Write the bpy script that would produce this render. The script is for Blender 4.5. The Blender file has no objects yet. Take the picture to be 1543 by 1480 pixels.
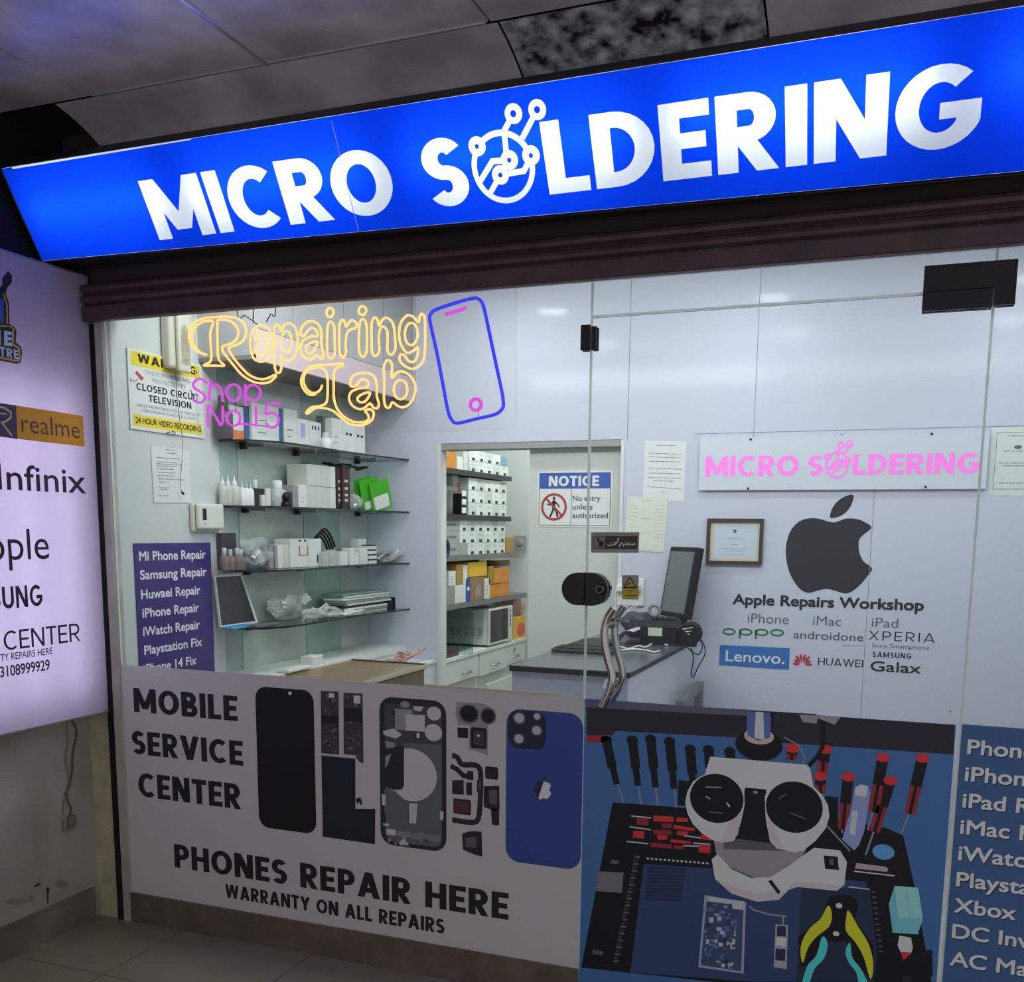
import bpy, bmesh, math, random
from mathutils import Vector, Matrix
from math import sin, cos, pi, radians, hypot
random.seed(7)
SC = bpy.context.scene
COL = SC.collection

# ------------------------------------------------------------------ camera, world, exposure
F, CX, CY = 1500.0, 771.5, 1021.7            # focal length and principal point, in pixels of 1543 x 1480
YAW, PITCH, ROLL = -.3662, -.1481, .0093
CAM = Vector((2.866, -3.080, 1.600))
_f = Vector((sin(YAW)*cos(PITCH), cos(YAW)*cos(PITCH), sin(PITCH)))
_r = Vector((cos(YAW), -sin(YAW), 0)); _u = _r.cross(_f)
RR = cos(ROLL)*_r + sin(ROLL)*_u; UU = RR.cross(_f)
cd = bpy.data.cameras.new('camera'); camera = bpy.data.objects.new('camera', cd); COL.objects.link(camera)
cd.sensor_fit = 'HORIZONTAL'; cd.sensor_width = 36; cd.lens = F/1543*36
cd.shift_y = (CY-740)/1543; cd.clip_start = .05
m3 = Matrix((RR, UU, -_f)).transposed()
camera.matrix_world = Matrix.Translation(CAM) @ m3.to_4x4()
SC.camera = camera
wd = bpy.data.worlds.new('World'); SC.world = wd; wd.use_nodes = True
WORLD_STRENGTH = .66
wd.node_tree.nodes['Background'].inputs[0].default_value = (.93, .95, 1.0, 1)
wd.node_tree.nodes['Background'].inputs[1].default_value = WORLD_STRENGTH
SC.view_settings.view_transform = 'Standard'
try: SC.view_settings.look = 'None'
except Exception: pass
SC.view_settings.exposure = 0.0; SC.view_settings.gamma = 1; SC.view_settings.use_curve_mapping = False
SC.cycles.transparent_max_bounces = 24
SC.cycles.max_bounces = 10
SC.cycles.caustics_reflective = False; SC.cycles.caustics_refractive = False
SC.cycles.sample_clamp_indirect = 6
LAMP_STRENGTH = 55.0       # shop downlights
FILL_STRENGTH = 11.0     # added unseen fill light above the window, inside
REAR_FILL_STRENGTH = 170.0 # added unseen lamps that brighten the back room
TUBE_STRENGTH = 10.5       # tubes inside the fascia sign
SIDE_TUBE_STRENGTH = 8.0   # tubes inside the side lightbox

# ------------------------------------------------------------------ layout helpers: a photo ray met with a plane of the place
def ray(x, y): return RR*((x-CX)/F) - UU*((y-CY)/F) + _f
def onY(x, y, Y=0.): d = ray(x, y); return CAM + d*((Y-CAM.y)/d.y)
def onX(x, y, X): d = ray(x, y); return CAM + d*((X-CAM.x)/d.x)
def onZ(x, y, Z): d = ray(x, y); return CAM + d*((Z-CAM.z)/d.z)
def crop(ox, oy, s): return lambda *p: [(ox+p[i]/s, oy+p[i+1]/s) for i in range(0, len(p), 2)]

class Plane:
    def __init__(s, O, U, V, N): s.O, s.U, s.V, s.N = Vector(O), Vector(U).normalized(), Vector(V).normalized(), Vector(N).normalized()
    def uv(s, px, py):
        d = ray(px, py); p = CAM + d*((s.O-CAM).dot(s.N)/d.dot(s.N)) - s.O
        return (p.dot(s.U), p.dot(s.V))
    def uvs(s, pts): return [s.uv(*p) for p in pts]
    def uv_of(s, p): p = Vector(p)-s.O; return (p.dot(s.U), p.dot(s.V))
    def at(s, u, v, d=0.): return s.O + s.U*u + s.V*v + s.N*d
def facing_front(y): return Plane((0, y, 0), (1, 0, 0), (0, 0, 1), (0, -1, 0))
def facing_right(x): return Plane((x, 0, 0), (0, 1, 0), (0, 0, 1), (1, 0, 0))

# ------------------------------------------------------------------ materials
def lin(c):
    return tuple(((v/255)/12.92 if v/255 <= .04045 else ((v/255+.055)/1.055)**2.4) for v in c)
_M = {}
def mat(name, rgb=(200,200,200), rough=.6, metal=0., spec=.5, emit=None, es=0., noise=0., nscale=8., rgb2=None, coat=0., bump=0., alpha=None, linear=False, transl=0.):
    if name in _M: return _M[name]
    m = bpy.data.materials.new(name); m.use_nodes = True; _M[name] = m
    nt = m.node_tree; b = nt.nodes['Principled BSDF']
    c = tuple(rgb) if linear else lin(rgb)
    b.inputs['Base Color'].default_value = (*c, 1); b.inputs['Roughness'].default_value = rough
    b.inputs['Metallic'].default_value = metal; b.inputs['Specular IOR Level'].default_value = spec
    if coat: b.inputs['Coat Weight'].default_value = coat; b.inputs['Coat Roughness'].default_value = .05
    if emit: b.inputs['Emission Color'].default_value = (*lin(emit), 1); b.inputs['Emission Strength'].default_value = es
    if noise or rgb2:
        tc = nt.nodes.new('ShaderNodeTexCoord'); n = nt.nodes.new('ShaderNodeTexNoise'); n.inputs['Scale'].default_value = nscale; n.inputs['Detail'].default_value = 6
        nt.links.new(tc.outputs['Object'], n.inputs['Vector'])
        r = nt.nodes.new('ShaderNodeValToRGB'); r.color_ramp.elements[0].position = .35; r.color_ramp.elements[1].position = .68
        c2 = (lin(rgb2) if rgb2 else tuple(v*(1-noise) for v in c))
        r.color_ramp.elements[0].color = (*c2, 1); r.color_ramp.elements[1].color = (*c, 1)
        nt.links.new(n.outputs['Fac'], r.inputs['Fac']); nt.links.new(r.outputs['Color'], b.inputs['Base Color'])
        if bump:
            bp = nt.nodes.new('ShaderNodeBump'); bp.inputs['Strength'].default_value = bump; bp.inputs['Distance'].default_value = .004
            nt.links.new(n.outputs['Fac'], bp.inputs['Height']); nt.links.new(bp.outputs['Normal'], b.inputs['Normal'])
    return m
def glass_mat(name, tint=(.97, .985, .98), refl=.04):
    if name in _M: return _M[name]
    m = bpy.data.materials.new(name); m.use_nodes = True; _M[name] = m; nt = m.node_tree; nt.nodes.clear()
    o = nt.nodes.new('ShaderNodeOutputMaterial'); mx = nt.nodes.new('ShaderNodeMixShader'); t = nt.nodes.new('ShaderNodeBsdfTransparent'); g = nt.nodes.new('ShaderNodeBsdfGlossy')
    t.inputs[0].default_value = (*tint, 1); g.inputs['Roughness'].default_value = .02; g.inputs[0].default_value = (1, 1, 1, 1)
    lw = nt.nodes.new('ShaderNodeLayerWeight'); pw = nt.nodes.new('ShaderNodeMath'); pw.operation = 'POWER'; pw.inputs[1].default_value = 5; lw.inputs['Blend'].default_value = .5
    ma = nt.nodes.new('ShaderNodeMath'); ma.operation = 'MULTIPLY_ADD'; ma.inputs[1].default_value = .8; ma.inputs[2].default_value = refl
    nt.links.new(lw.outputs['Facing'], pw.inputs[0]); nt.links.new(pw.outputs[0], ma.inputs[0]); nt.links.new(ma.outputs[0], mx.inputs[0])
    nt.links.new(t.outputs[0], mx.inputs[1]); nt.links.new(g.outputs[0], mx.inputs[2]); nt.links.new(mx.outputs[0], o.inputs[0])
    return m
def film_mat(name, rgb, linear=True, diff=.25):
    """translucent lightbox film: shows the light of the tubes standing behind it"""
    if name in _M: return _M[name]
    m = bpy.data.materials.new(name); m.use_nodes = True; _M[name] = m; nt = m.node_tree; nt.nodes.clear()
    c = rgb if linear else lin(rgb)
    o = nt.nodes.new('ShaderNodeOutputMaterial'); mx = nt.nodes.new('ShaderNodeMixShader'); t = nt.nodes.new('ShaderNodeBsdfTranslucent'); d = nt.nodes.new('ShaderNodeBsdfDiffuse')
    t.inputs[0].default_value = (*c, 1); d.inputs[0].default_value = (*c, 1); mx.inputs[0].default_value = diff
    nt.links.new(t.outputs[0], mx.inputs[1]); nt.links.new(d.outputs[0], mx.inputs[2]); nt.links.new(mx.outputs[0], o.inputs[0])
    return m
def bag_mat(name):
    """thin clear plastic with a milky share"""
    m = glass_mat(name, (.9, .92, .92), .05); nt = m.node_tree; o = next(n for n in nt.nodes if n.type == 'OUTPUT_MATERIAL'); mx0 = next(n for n in nt.nodes if n.type == 'MIX_SHADER')
    d = nt.nodes.new('ShaderNodeBsdfDiffuse'); d.inputs[0].default_value = (.85, .87, .87, 1); mx = nt.nodes.new('ShaderNodeMixShader'); mx.inputs[0].default_value = .3
    nt.links.new(mx0.outputs[0], mx.inputs[1]); nt.links.new(d.outputs[0], mx.inputs[2]); nt.links.new(mx.outputs[0], o.inputs[0]); return m
def emit_mat(name, rgb, s):
    if name in _M: return _M[name]
    m = bpy.data.materials.new(name); m.use_nodes = True; _M[name] = m; nt = m.node_tree; nt.nodes.clear()
    o = nt.nodes.new('ShaderNodeOutputMaterial'); e = nt.nodes.new('ShaderNodeEmission'); e.inputs[0].default_value = (*lin(rgb), 1); e.inputs[1].default_value = s
    nt.links.new(e.outputs[0], o.inputs[0]); return m

# ------------------------------------------------------------------ mesh builder
def catmull(pts, n=6, closed=False):
    P = [Vector(p) for p in pts]; N = len(P); out = []
    rng = range(N if closed else N-1)
    for i in rng:
        if closed: a, b, c, d = P[(i-1) % N], P[i], P[(i+1) % N], P[(i+2) % N]
        else: a, b, c, d = P[max(i-1, 0)], P[i], P[i+1], P[min(i+2, N-1)]
        for k in range(n):
            t = k/n
            out.append(.5*((2*b)+(c-a)*t+(2*a-5*b+4*c-d)*t*t+(3*b-a-3*c+d)*t**3))
    if not closed: out.append(P[-1])
    return [tuple(v) for v in out]
WL = {}
class G:
    def __init__(s): s.v, s.f, s.m, s.mats, s.smooth = [], [], [], [], []
    def mi(s, m):
        if m not in s.mats: s.mats.append(m)
        return s.mats.index(m)
    def add(s, vs, fs, m, smooth=False):
        o = len(s.v); s.v += [Vector(v) for v in vs]; k = s.mi(m)
        for f in fs: s.f.append([i+o for i in f]); s.m.append(k); s.smooth.append(smooth)
        return s
    def box(s, x0, x1, y0, y1, z0, z1, m, bev=0., seg=2):
        x0, x1 = sorted((x0, x1)); y0, y1 = sorted((y0, y1)); z0, z1 = sorted((z0, z1))
        if bev <= 0:
            return s.add([(x0,y0,z0),(x1,y0,z0),(x1,y1,z0),(x0,y1,z0),(x0,y0,z1),(x1,y0,z1),(x1,y1,z1),(x0,y1,z1)],
                         [(0,3,2,1),(4,5,6,7),(0,1,5,4),(1,2,6,5),(2,3,7,6),(3,0,4,7)], m)
        b = bmesh.new(); bmesh.ops.create_cube(b, size=1)
        for v in b.verts: v.co = Vector(((x0+x1)/2+v.co.x*(x1-x0), (y0+y1)/2+v.co.y*(y1-y0), (z0+z1)/2+v.co.z*(z1-z0)))
        bmesh.ops.bevel(b, geom=list(b.edges), offset=min(bev, .49*min(x1-x0, y1-y0, z1-z0)), segments=seg, affect='EDGES', profile=.5)
        b.verts.index_update(); s.add([v.co.copy() for v in b.verts], [[v.index for v in f.verts] for f in b.faces], m); b.free(); return s
    def obox(s, c, ax, ay, az, m, bev=0.):
        """box with its own axes: centre, three half-extent vectors"""
        t = G(); t.box(-1, 1, -1, 1, -1, 1, m)
        if bev:
            L = (ax.length, ay.length, az.length); t = G(); t.box(-L[0], L[0], -L[1], L[1], -L[2], L[2], m, bev)
            n = (ax.normalized(), ay.normalized(), az.normalized())
        else: n = (ax, ay, az)
        return s.add([Vector(c)+n[0]*v.x+n[1]*v.y+n[2]*v.z for v in t.v], t.f, m)
    def prism(s, pts, off, m):
        """closed polygon (3D points) pushed along the vector off"""
        n = len(pts); P = [Vector(p) for p in pts]; off = Vector(off)
        return s.add(P+[p+off for p in P], [tuple(range(n))[::-1], tuple(range(n, 2*n))]+[(i, (i+1) % n, n+(i+1) % n, n+i) for i in range(n)], m)
    def face(s, pts, m): return s.add(pts, [tuple(range(len(pts)))], m)
    def tube(s, path, r, m, seg=8, closed=False, cap=True):
        P = [Vector(p) for p in path]; n = len(P); rs = r if isinstance(r, (list, tuple)) else [r]*n
        rings = []; up = None
        for i in range(n):
            if closed: t = P[(i+1) % n]-P[i-1]
            else: t = P[min(i+1, n-1)]-P[max(i-1, 0)]
            if t.length < 1e-9: t = Vector((0, 0, 1))
            t.normalize()
            if up is None: up = Vector((0, 0, 1)) if abs(t.z) < .9 else Vector((1, 0, 0))
            a = t.cross(up)
            if a.length < 1e-6: a = t.cross(Vector((.3, .9, .2)))
            a.normalize(); b = a.cross(t); up = b
            rings.append([P[i]+(a*cos(2*pi*k/seg)+b*sin(2*pi*k/seg))*rs[i] for k in range(seg)])
        vs = [v for R_ in rings for v in R_]; fs = []
        for i in range(n if closed else n-1):
            j = (i+1) % n
            for k in range(seg): k2 = (k+1) % seg; fs.append((i*seg+k, i*seg+k2, j*seg+k2, j*seg+k))
        s.add(vs, fs, m, True)
        if cap and not closed: s.add(rings[0], [tuple(range(seg))[::-1]], m); s.add(rings[-1], [tuple(range(seg))], m)
        return s
    def cyl(s, a, b, r, m, seg=20, r2=None): return s.tube([a, b], [r, r if r2 is None else r2], m, seg)
    def lathe(s, c, prof, m, seg=20, axis=(0, 0, 1)):
        """profile of (radius, height) turned about the axis through c"""
        ax = Vector(axis).normalized(); a = ax.orthogonal().normalized(); b = ax.cross(a); n = len(prof); c = Vector(c)
        vs = [c+ax*h+(a*cos(2*pi*k/seg)+b*sin(2*pi*k/seg))*max(r, 1e-5) for r, h in prof for k in range(seg)]
        fs = [(i*seg+k, i*seg+(k+1) % seg, (i+1)*seg+(k+1) % seg, (i+1)*seg+k) for i in range(n-1) for k in range(seg)]
        s.add(vs, fs, m, True); s.add(vs[:seg], [tuple(range(seg))[::-1]], m); s.add(vs[-seg:], [tuple(range(seg))], m); return s
    def blob(s, c, rx, ry, rz, m, seed=0, rough=.25, sub=3):
        """crumpled lump: bagged goods, cable tangles"""
        b = bmesh.new(); bmesh.ops.create_icosphere(b, subdivisions=sub, radius=1); rn = random.Random(seed)
        ph = [(Vector((rn.uniform(-4, 4), rn.uniform(-4, 4), rn.uniform(-4, 4))), rn.uniform(0, 6)) for _ in range(7)]
        vs = []
        for v in b.verts:
            k = 1+rough*sum(sin(v.co.dot(q)*1.5+p) for q, p in ph)/3.2
            vs.append((c[0]+v.co.x*rx*k, c[1]+v.co.y*ry*k, c[2]+max(-1, v.co.z*k)*rz))
        b.verts.index_update(); s.add(vs, [[v.index for v in f.verts] for f in b.faces], m); b.free(); return s
    def build(s, name, parent=None, label=None, cat=None, group=None, kind=None):
        me = bpy.data.meshes.new(name)
        if parent is not None: L = WL[parent.name]
        else:
            xs = [v.x for v in s.v]; ys = [v.y for v in s.v]; zs = [v.z for v in s.v]
            L = Vector(((min(xs)+max(xs))/2, (min(ys)+max(ys))/2, min(zs)))
        me.from_pydata([tuple(v-L) for v in s.v], [], s.f); me.update()
        for m in s.mats: me.materials.append(m)
        me.polygons.foreach_set('material_index', s.m); me.polygons.foreach_set('use_smooth', s.smooth)
        o = bpy.data.objects.new(name, me); COL.objects.link(o)
        if parent is not None: o.parent = parent
        else: o.location = L
        WL[o.name] = L
        tag(o, label, cat, group, kind); return o
def tag(o, label=None, cat=None, group=None, kind=None):
    if label: o['label'] = label
    if cat: o['category'] = cat
    if group: o['group'] = group
    if kind: o['kind'] = kind
    return o
def thing(name, loc, label=None, cat=None, group=None, kind=None):
    o = bpy.data.objects.new(name, None); COL.objects.link(o); o.location = loc; o.empty_display_size = .05
    WL[o.name] = Vector(loc); return tag(o, label, cat, group, kind)

# ------------------------------------------------------------------ lettering: a stroke alphabet for bold capitals, the built-in font for the rest
def arc(cx, cy, rx, ry, a0, a1, n=14): return [(cx+rx*cos(radians(a0+(a1-a0)*i/n)), cy+ry*sin(radians(a0+(a1-a0)*i/n))) for i in range(n+1)]
def glyph(c, w, t):
    """outer box gw x 1; w = upright stroke width, t = level stroke width -> (gw, [polygons])"""
    s, q = w/2, t/2; h = w*1.06; P = []
    def rc(x0, y0, x1, y1): P.append([(x0, y0), (x1, y0), (x1, y1), (x0, y1)])
    def dg(x0, y0, x1, y1, hh=h): P.append([(x0-hh/2, y0), (x0+hh/2, y0), (x1+hh/2, y1), (x1-hh/2, y1)])
    def ring(outer, inner): 
        n = len(outer)
        for i in range(n-1): P.append([outer[i], outer[i+1], inner[i+1], inner[i]])
    def bow(cx, cy, rx, ry, a0, a1, n=14): ring(arc(cx, cy, rx, ry, a0, a1, n), arc(cx, cy, rx-w, ry-t, a0, a1, n))
    def dbow(x0, y0, y1, gw):   # D-shaped bowl from a stem
        r = (y1-y0)/2; r2 = min(r, gw-x0-w*.2); cx = gw-r2
        rc(x0, y1-t, cx, y1); rc(x0, y0, cx, y0+t); bow(cx, (y0+y1)/2, r2, r, -90, 90)
    if c == 'I': gw = w; rc(0, 0, w, 1)
    elif c in 'OQ': gw = .92; bow(gw/2, .5, gw/2, .5, 0, 360, 32)
    elif c == 'C': gw = .8; bow(.45, .5, .45, .5, 48, 312, 24)
    elif c == 'G': gw = .88; bow(.46, .5, .46, .5, 48, 335, 26); rc(.46, .36, gw, .36+t*.95); rc(gw-w, .3, gw, .5)
    elif c == 'M': gw = 1.02; rc(0, 0, w, 1); rc(gw-w, 0, gw, 1); dg(h/2, 1, gw/2, .14); dg(gw-h/2, 1, gw/2, .14)
    elif c == 'N': gw = .8; rc(0, 0, w, 1); rc(gw-w, 0, gw, 1); dg(h*.55, 1, gw-h*.55, 0, h*1.1)
    elif c == 'R': gw = .72; rc(0, 0, w, 1); dbow(w*.5, .38, 1, gw-.03); dg(.33, .42, gw-h*.5, 0)
    elif c == 'P': gw = .68; rc(0, 0, w, 1); dbow(w*.5, .36, 1, gw)
    elif c == 'B': gw = .7; rc(0, 0, w, 1); dbow(w*.5, .46, 1, gw-.05); dbow(w*.5, 0, .54, gw)
    elif c == 'D': gw = .78; rc(0, 0, w, 1); dbow(w*.5, 0, 1, gw)
    elif c == 'E': gw = .6; rc(0, 0, w, 1); rc(0, 0, gw, t); rc(0, 1-t, gw, 1); rc(0, .5-q, gw-.05, .5+q)
    elif c == 'F': gw = .58; rc(0, 0, w, 1); rc(0, 1-t, gw, 1); rc(0, .46-q, gw-.06, .46+q)
    elif c == 'L': gw = .56; rc(0, 0, w, 1); rc(0, 0, gw, t)
    elif c == 'T': gw = .66; rc(gw/2-s, 0, gw/2+s, 1); rc(0, 1-t, gw, 1)
    elif c == 'H': gw = .78; rc(0, 0, w, 1); rc(gw-w, 0, gw, 1); rc(0, .5-q, gw, .5+q)
    elif c == 'U': gw = .76; rc(0, .38, w, 1); rc(gw-w, .38, gw, 1); bow(gw/2, .38, gw/2, .38, 180, 360)
    elif c == 'A': gw = .88; dg(h/2, 0, gw/2-w*.04, 1); dg(gw-h/2, 0, gw/2+w*.04, 1); rc(gw*.24, .2, gw*.76, .2+t)
    elif c == 'V': gw = .86; dg(h/2, 1, gw/2-w*.04, 0); dg(gw-h/2, 1, gw/2+w*.04, 0)
    elif c == 'W': gw = 1.22; dg(h/2, 1, gw*.27, 0, h*.95); dg(gw*.5, 1, gw*.27, 0, h*.9); dg(gw*.5, 1, gw*.73, 0, h*.9); dg(gw-h/2, 1, gw*.73, 0, h*.95)
    elif c == 'X': gw = .8; dg(h/2, 0, gw-h/2, 1); dg(h/2, 1, gw-h/2, 0)
    elif c == 'Y': gw = .82; rc(gw/2-s, 0, gw/2+s, .45); dg(gw/2, .38, h/2, 1); dg(gw/2, .38, gw-h/2, 1)
    elif c == 'S':
        gw = .64; ry = (1+t)/4
        bow(gw/2, 1-ry, gw/2, ry, 32, 270, 18); ring(arc(gw/2, ry, gw/2, ry, 90, -148, 18), arc(gw/2, ry, gw/2-w, ry-t, 90, -148, 18))
    elif c == ' ': gw = .34
    else: gw = .5; rc(0, 0, .5, 1)
    return gw, P
def stroke_text(txt, w=.2, t=None, gap=.1):
    """list of (x0, gw, polygons) per letter and the total width"""
    t = t or w*.9; x = 0; out = []
    for c in txt:
        gw, P = glyph(c, w, t); out.append((x, gw, [[(a+x, b) for a, b in p] for p in P])); x += gw+gap
    return out, x-gap
_TC = {}
def font_text(txt, bold=0., space=1.):
    """triangles of the built-in font, scaled so that a capital is 1 high; returns points, faces, x0, x1"""
    k = (txt, bold, space)
    if k in _TC: return _TC[k]
    def make(s):
        c = bpy.data.curves.new('t', 'FONT'); c.body = s; c.offset = bold; c.space_character = space; c.resolution_u = 4; c.fill_mode = 'FRONT'
        o = bpy.data.objects.new('t', c); COL.objects.link(o); dg = bpy.context.evaluated_depsgraph_get()
        me = bpy.data.meshes.new_from_object(o.evaluated_get(dg)); vs = [v.co.copy() for v in me.vertices]; fs = [list(p.vertices) for p in me.polygons]
        bpy.data.objects.remove(o); bpy.data.curves.remove(c); bpy.data.meshes.remove(me); return vs, fs
    hv, _ = make('H'); y0 = min(v.y for v in hv); H = max(v.y for v in hv)-y0
    vs, fs = make(txt); vs = [((v.x)/H, (v.y-y0)/H) for v in vs]
    _TC[k] = (vs, fs, min(v[0] for v in vs), max(v[0] for v in vs)); return _TC[k]

class Art(G):
    """flat printing laid on a plane: every shape is a thin film at its own small height above the sheet"""
    def __init__(s, plane, d=.001): super().__init__(); s.p = plane; s.d = d
    def poly(s, uv, m, d=None): return s.face([s.p.at(u, v, s.d if d is None else d) for u, v in uv], m)
    def ppoly(s, pts, m, d=None, smooth=0):
        uv = s.p.uvs(pts)
        if smooth: uv = [p[:2] for p in catmull([(*p, 0) for p in uv], smooth, True)]
        return s.poly(uv, m, d)
    def rect(s, a, b, m, d=None): u0, v0 = s.p.uv(*a); u1, v1 = s.p.uv(*b); return s.poly([(u0, v0), (u1, v0), (u1, v1), (u0, v1)], m, d)
    def rrect(s, u0, u1, v0, v1, r, m, d=None):
        u0, u1 = sorted((u0, u1)); v0, v1 = sorted((v0, v1)); r = min(r, (u1-u0)/2.01, (v1-v0)/2.01)
        return s.poly(arc(u1-r, v1-r, r, r, 0, 90, 6)+arc(u0+r, v1-r, r, r, 90, 180, 6)+arc(u0+r, v0+r, r, r, 180, 270, 6)+arc(u1-r, v0+r, r, r, 270, 360, 6), m, d)
    def prrect(s, a, b, r, m, d=None): (u0, v0), (u1, v1) = s.p.uv(*a), s.p.uv(*b); return s.rrect(u0, u1, v0, v1, r, m, d)
    def ell(s, c, rx, ry, m, d=None, n=28, rot=0.):
        k = [(rx*cos(2*pi*i/n), ry*sin(2*pi*i/n)) for i in range(n)]; cr, sr = cos(rot), sin(rot)
        return s.poly([(c[0]+x*cr-y*sr, c[1]+x*sr+y*cr) for x, y in k], m, d)
    def pell(s, c, rx, ry, m, d=None, rot=0.):
        """ellipse given by its photo centre and photo half axes"""
        u, v = s.p.uv(*c); a = s.p.uv(c[0]+rx, c[1]); b = s.p.uv(c[0], c[1]-ry); return s.ell((u, v), abs(a[0]-u), abs(b[1]-v), m, d, rot=rot)
    def ring(s, c, ro, ri, m, d=None, n=32, ay=1.):
        for i in range(n):
            a, b = 2*pi*i/n, 2*pi*(i+1)/n
            s.poly([(c[0]+ro*cos(a), c[1]+ro*ay*sin(a)), (c[0]+ro*cos(b), c[1]+ro*ay*sin(b)), (c[0]+ri*cos(b), c[1]+ri*ay*sin(b)), (c[0]+ri*cos(a), c[1]+ri*ay*sin(a))], m, d)
        return s
    def line(s, uv, w, m, d=None, closed=False):
        P = [Vector(p) for p in uv]; n = len(P); L, R_ = [], []
        for i in range(n):
            a = P[i-1] if (i > 0 or closed) else None; b = P[(i+1) % n] if (i < n-1 or closed) else None
            d1 = (P[i]-a).normalized() if a is not None else (b-P[i]).normalized(); d2 = (b-P[i]).normalized() if b is not None else d1
            t = d1+d2; t = t.normalized() if t.length > 1e-6 else d1; nn = Vector((-t.y, t.x)); k = max(.5, abs(nn.dot(Vector((-d1.y, d1.x)))))
            L.append(P[i]+nn*(w/2/k)); R_.append(P[i]-nn*(w/2/k))
        for i in range(n if closed else n-1):
            j = (i+1) % n; s.poly([L[i], L[j], R_[j], R_[i]], m, d)
        return s
    def pline(s, pts, w, m, d=None, closed=False, smooth=0):
        uv = s.p.uvs(pts)
        if smooth: uv = [p[:2] for p in catmull([(*p, 0) for p in uv], smooth, closed)]
        return s.line(uv, w, m, d, closed)
    def caps(s, txt, u0, u1, v0, h, m, w=.2, t=None, gap=.1, d=None):
        T, W = stroke_text(txt, w, t, gap); k = (u1-u0)/W
        for _, _, P in T:
            for i, p in enumerate(P): s.poly([(u0+a*k, v0+b*h) for a, b in p], m, (s.d if d is None else d)+.000006*i)
        return s
    def pcaps(s, txt, bl, tl, br, m, **kw):
        """capitals fitted to their photo place: left foot, left top, right foot"""
        a, b, c = s.p.uv(*bl), s.p.uv(*tl), s.p.uv(*br); v = (a[1]+c[1])/2; return s.caps(txt, a[0], c[0], v, b[1]-a[1], m, **kw)
    def text(s, txt, u0, u1, v0, h, m, bold=0., space=1., d=None):
        vs, fs, x0, x1 = font_text(txt, min(bold, 0), space); bold = max(bold, 0)*3.2; u0 += bold*h; u1 -= bold*h; k = (u1-u0)/(x1-x0); dd = s.d if d is None else d
        for q in range(7 if bold > 0 else 1):   # heavier strokes: the same outline laid down again around itself
            bx, by = (0, 0) if q == 6 or bold <= 0 else (bold*cos(pi*q/3), bold*sin(pi*q/3))
            s.add([s.p.at(u0+(x-x0)*k+bx*h, v0+(y+by)*h, dd+.00001*q) for x, y in vs], fs, m)
        return s
    def ptext(s, txt, bl, tl, br, m, **kw):
        a, b, c = s.p.uv(*bl), s.p.uv(*tl), s.p.uv(*br); v = (a[1]+c[1])/2; return s.text(txt, a[0], c[0], v, b[1]-a[1], m, **kw)

def boolean(a, b, op):
    """G a cut by G b (both closed solids); returns vertices and faces"""
    obs = []
    for q in (a, b):
        bm = bmesh.new(); V = [bm.verts.new(v) for v in q.v]
        for f in q.f: bm.faces.new([V[i] for i in f])
        bmesh.ops.recalc_face_normals(bm, faces=bm.faces); me = bpy.data.meshes.new('cut'); bm.to_mesh(me); bm.free()
        o = bpy.data.objects.new('cut', me); COL.objects.link(o); obs.append(o)
    md = obs[0].modifiers.new('cut', 'BOOLEAN'); md.object = obs[1]; md.operation = op; md.solver = 'EXACT'; md.use_self = True
    me = bpy.data.meshes.new_from_object(obs[0].evaluated_get(bpy.context.evaluated_depsgraph_get()))
    vs = [v.co.copy() for v in me.vertices]; fs = [list(p.vertices) for p in me.polygons]; nn = [p.normal.copy() for p in me.polygons]
    for o in obs: m_ = o.data; bpy.data.objects.remove(o); bpy.data.meshes.remove(m_)
    bpy.data.meshes.remove(me); return vs, fs, nn
def sheet_from(a, b, op, plane):
    """the front sheet left after the cut"""
    vs, fs, nn = boolean(a, b, op); out = [f for f, n in zip(fs, nn) if n.dot(plane.N) > .9]
    used = sorted({i for f in out for i in f}); ix = {j: i for i, j in enumerate(used)}
    return [vs[i] for i in used], [[ix[i] for i in f] for f in out]
# ------------------------------------------------------------------ the setting
BACK, RIGHT, CEIL, FIN, REAR = 2.05, 4.2, 2.855, .125, 3.62     # back wall, right wall, shop ceiling, shop floor, end of the back room
lam = mat('wall laminate', (201, 205, 218), rough=.1, spec=.08)
lam2 = mat('side wall laminate', (205, 212, 208), rough=.3)
seam = mat('panel seam', (140, 145, 155), rough=.8)
white = mat('white paint', (214, 218, 216), rough=.5)
lavw = lam
dark = mat('dark void', (9, 9, 10), rough=.9)
black = mat('black plastic', (15, 15, 17), rough=.45, spec=.3)
chrome = mat('polished steel', (176, 172, 168), rough=.13, metal=1)
grey = mat('grey plastic', (120, 122, 125), rough=.5)
paper = mat('paper', (222, 226, 222), rough=.8)
ink = mat('grey ink', (120, 124, 128), rough=.9)
ink2 = mat('black ink', (28, 28, 34), rough=.7)

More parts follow.
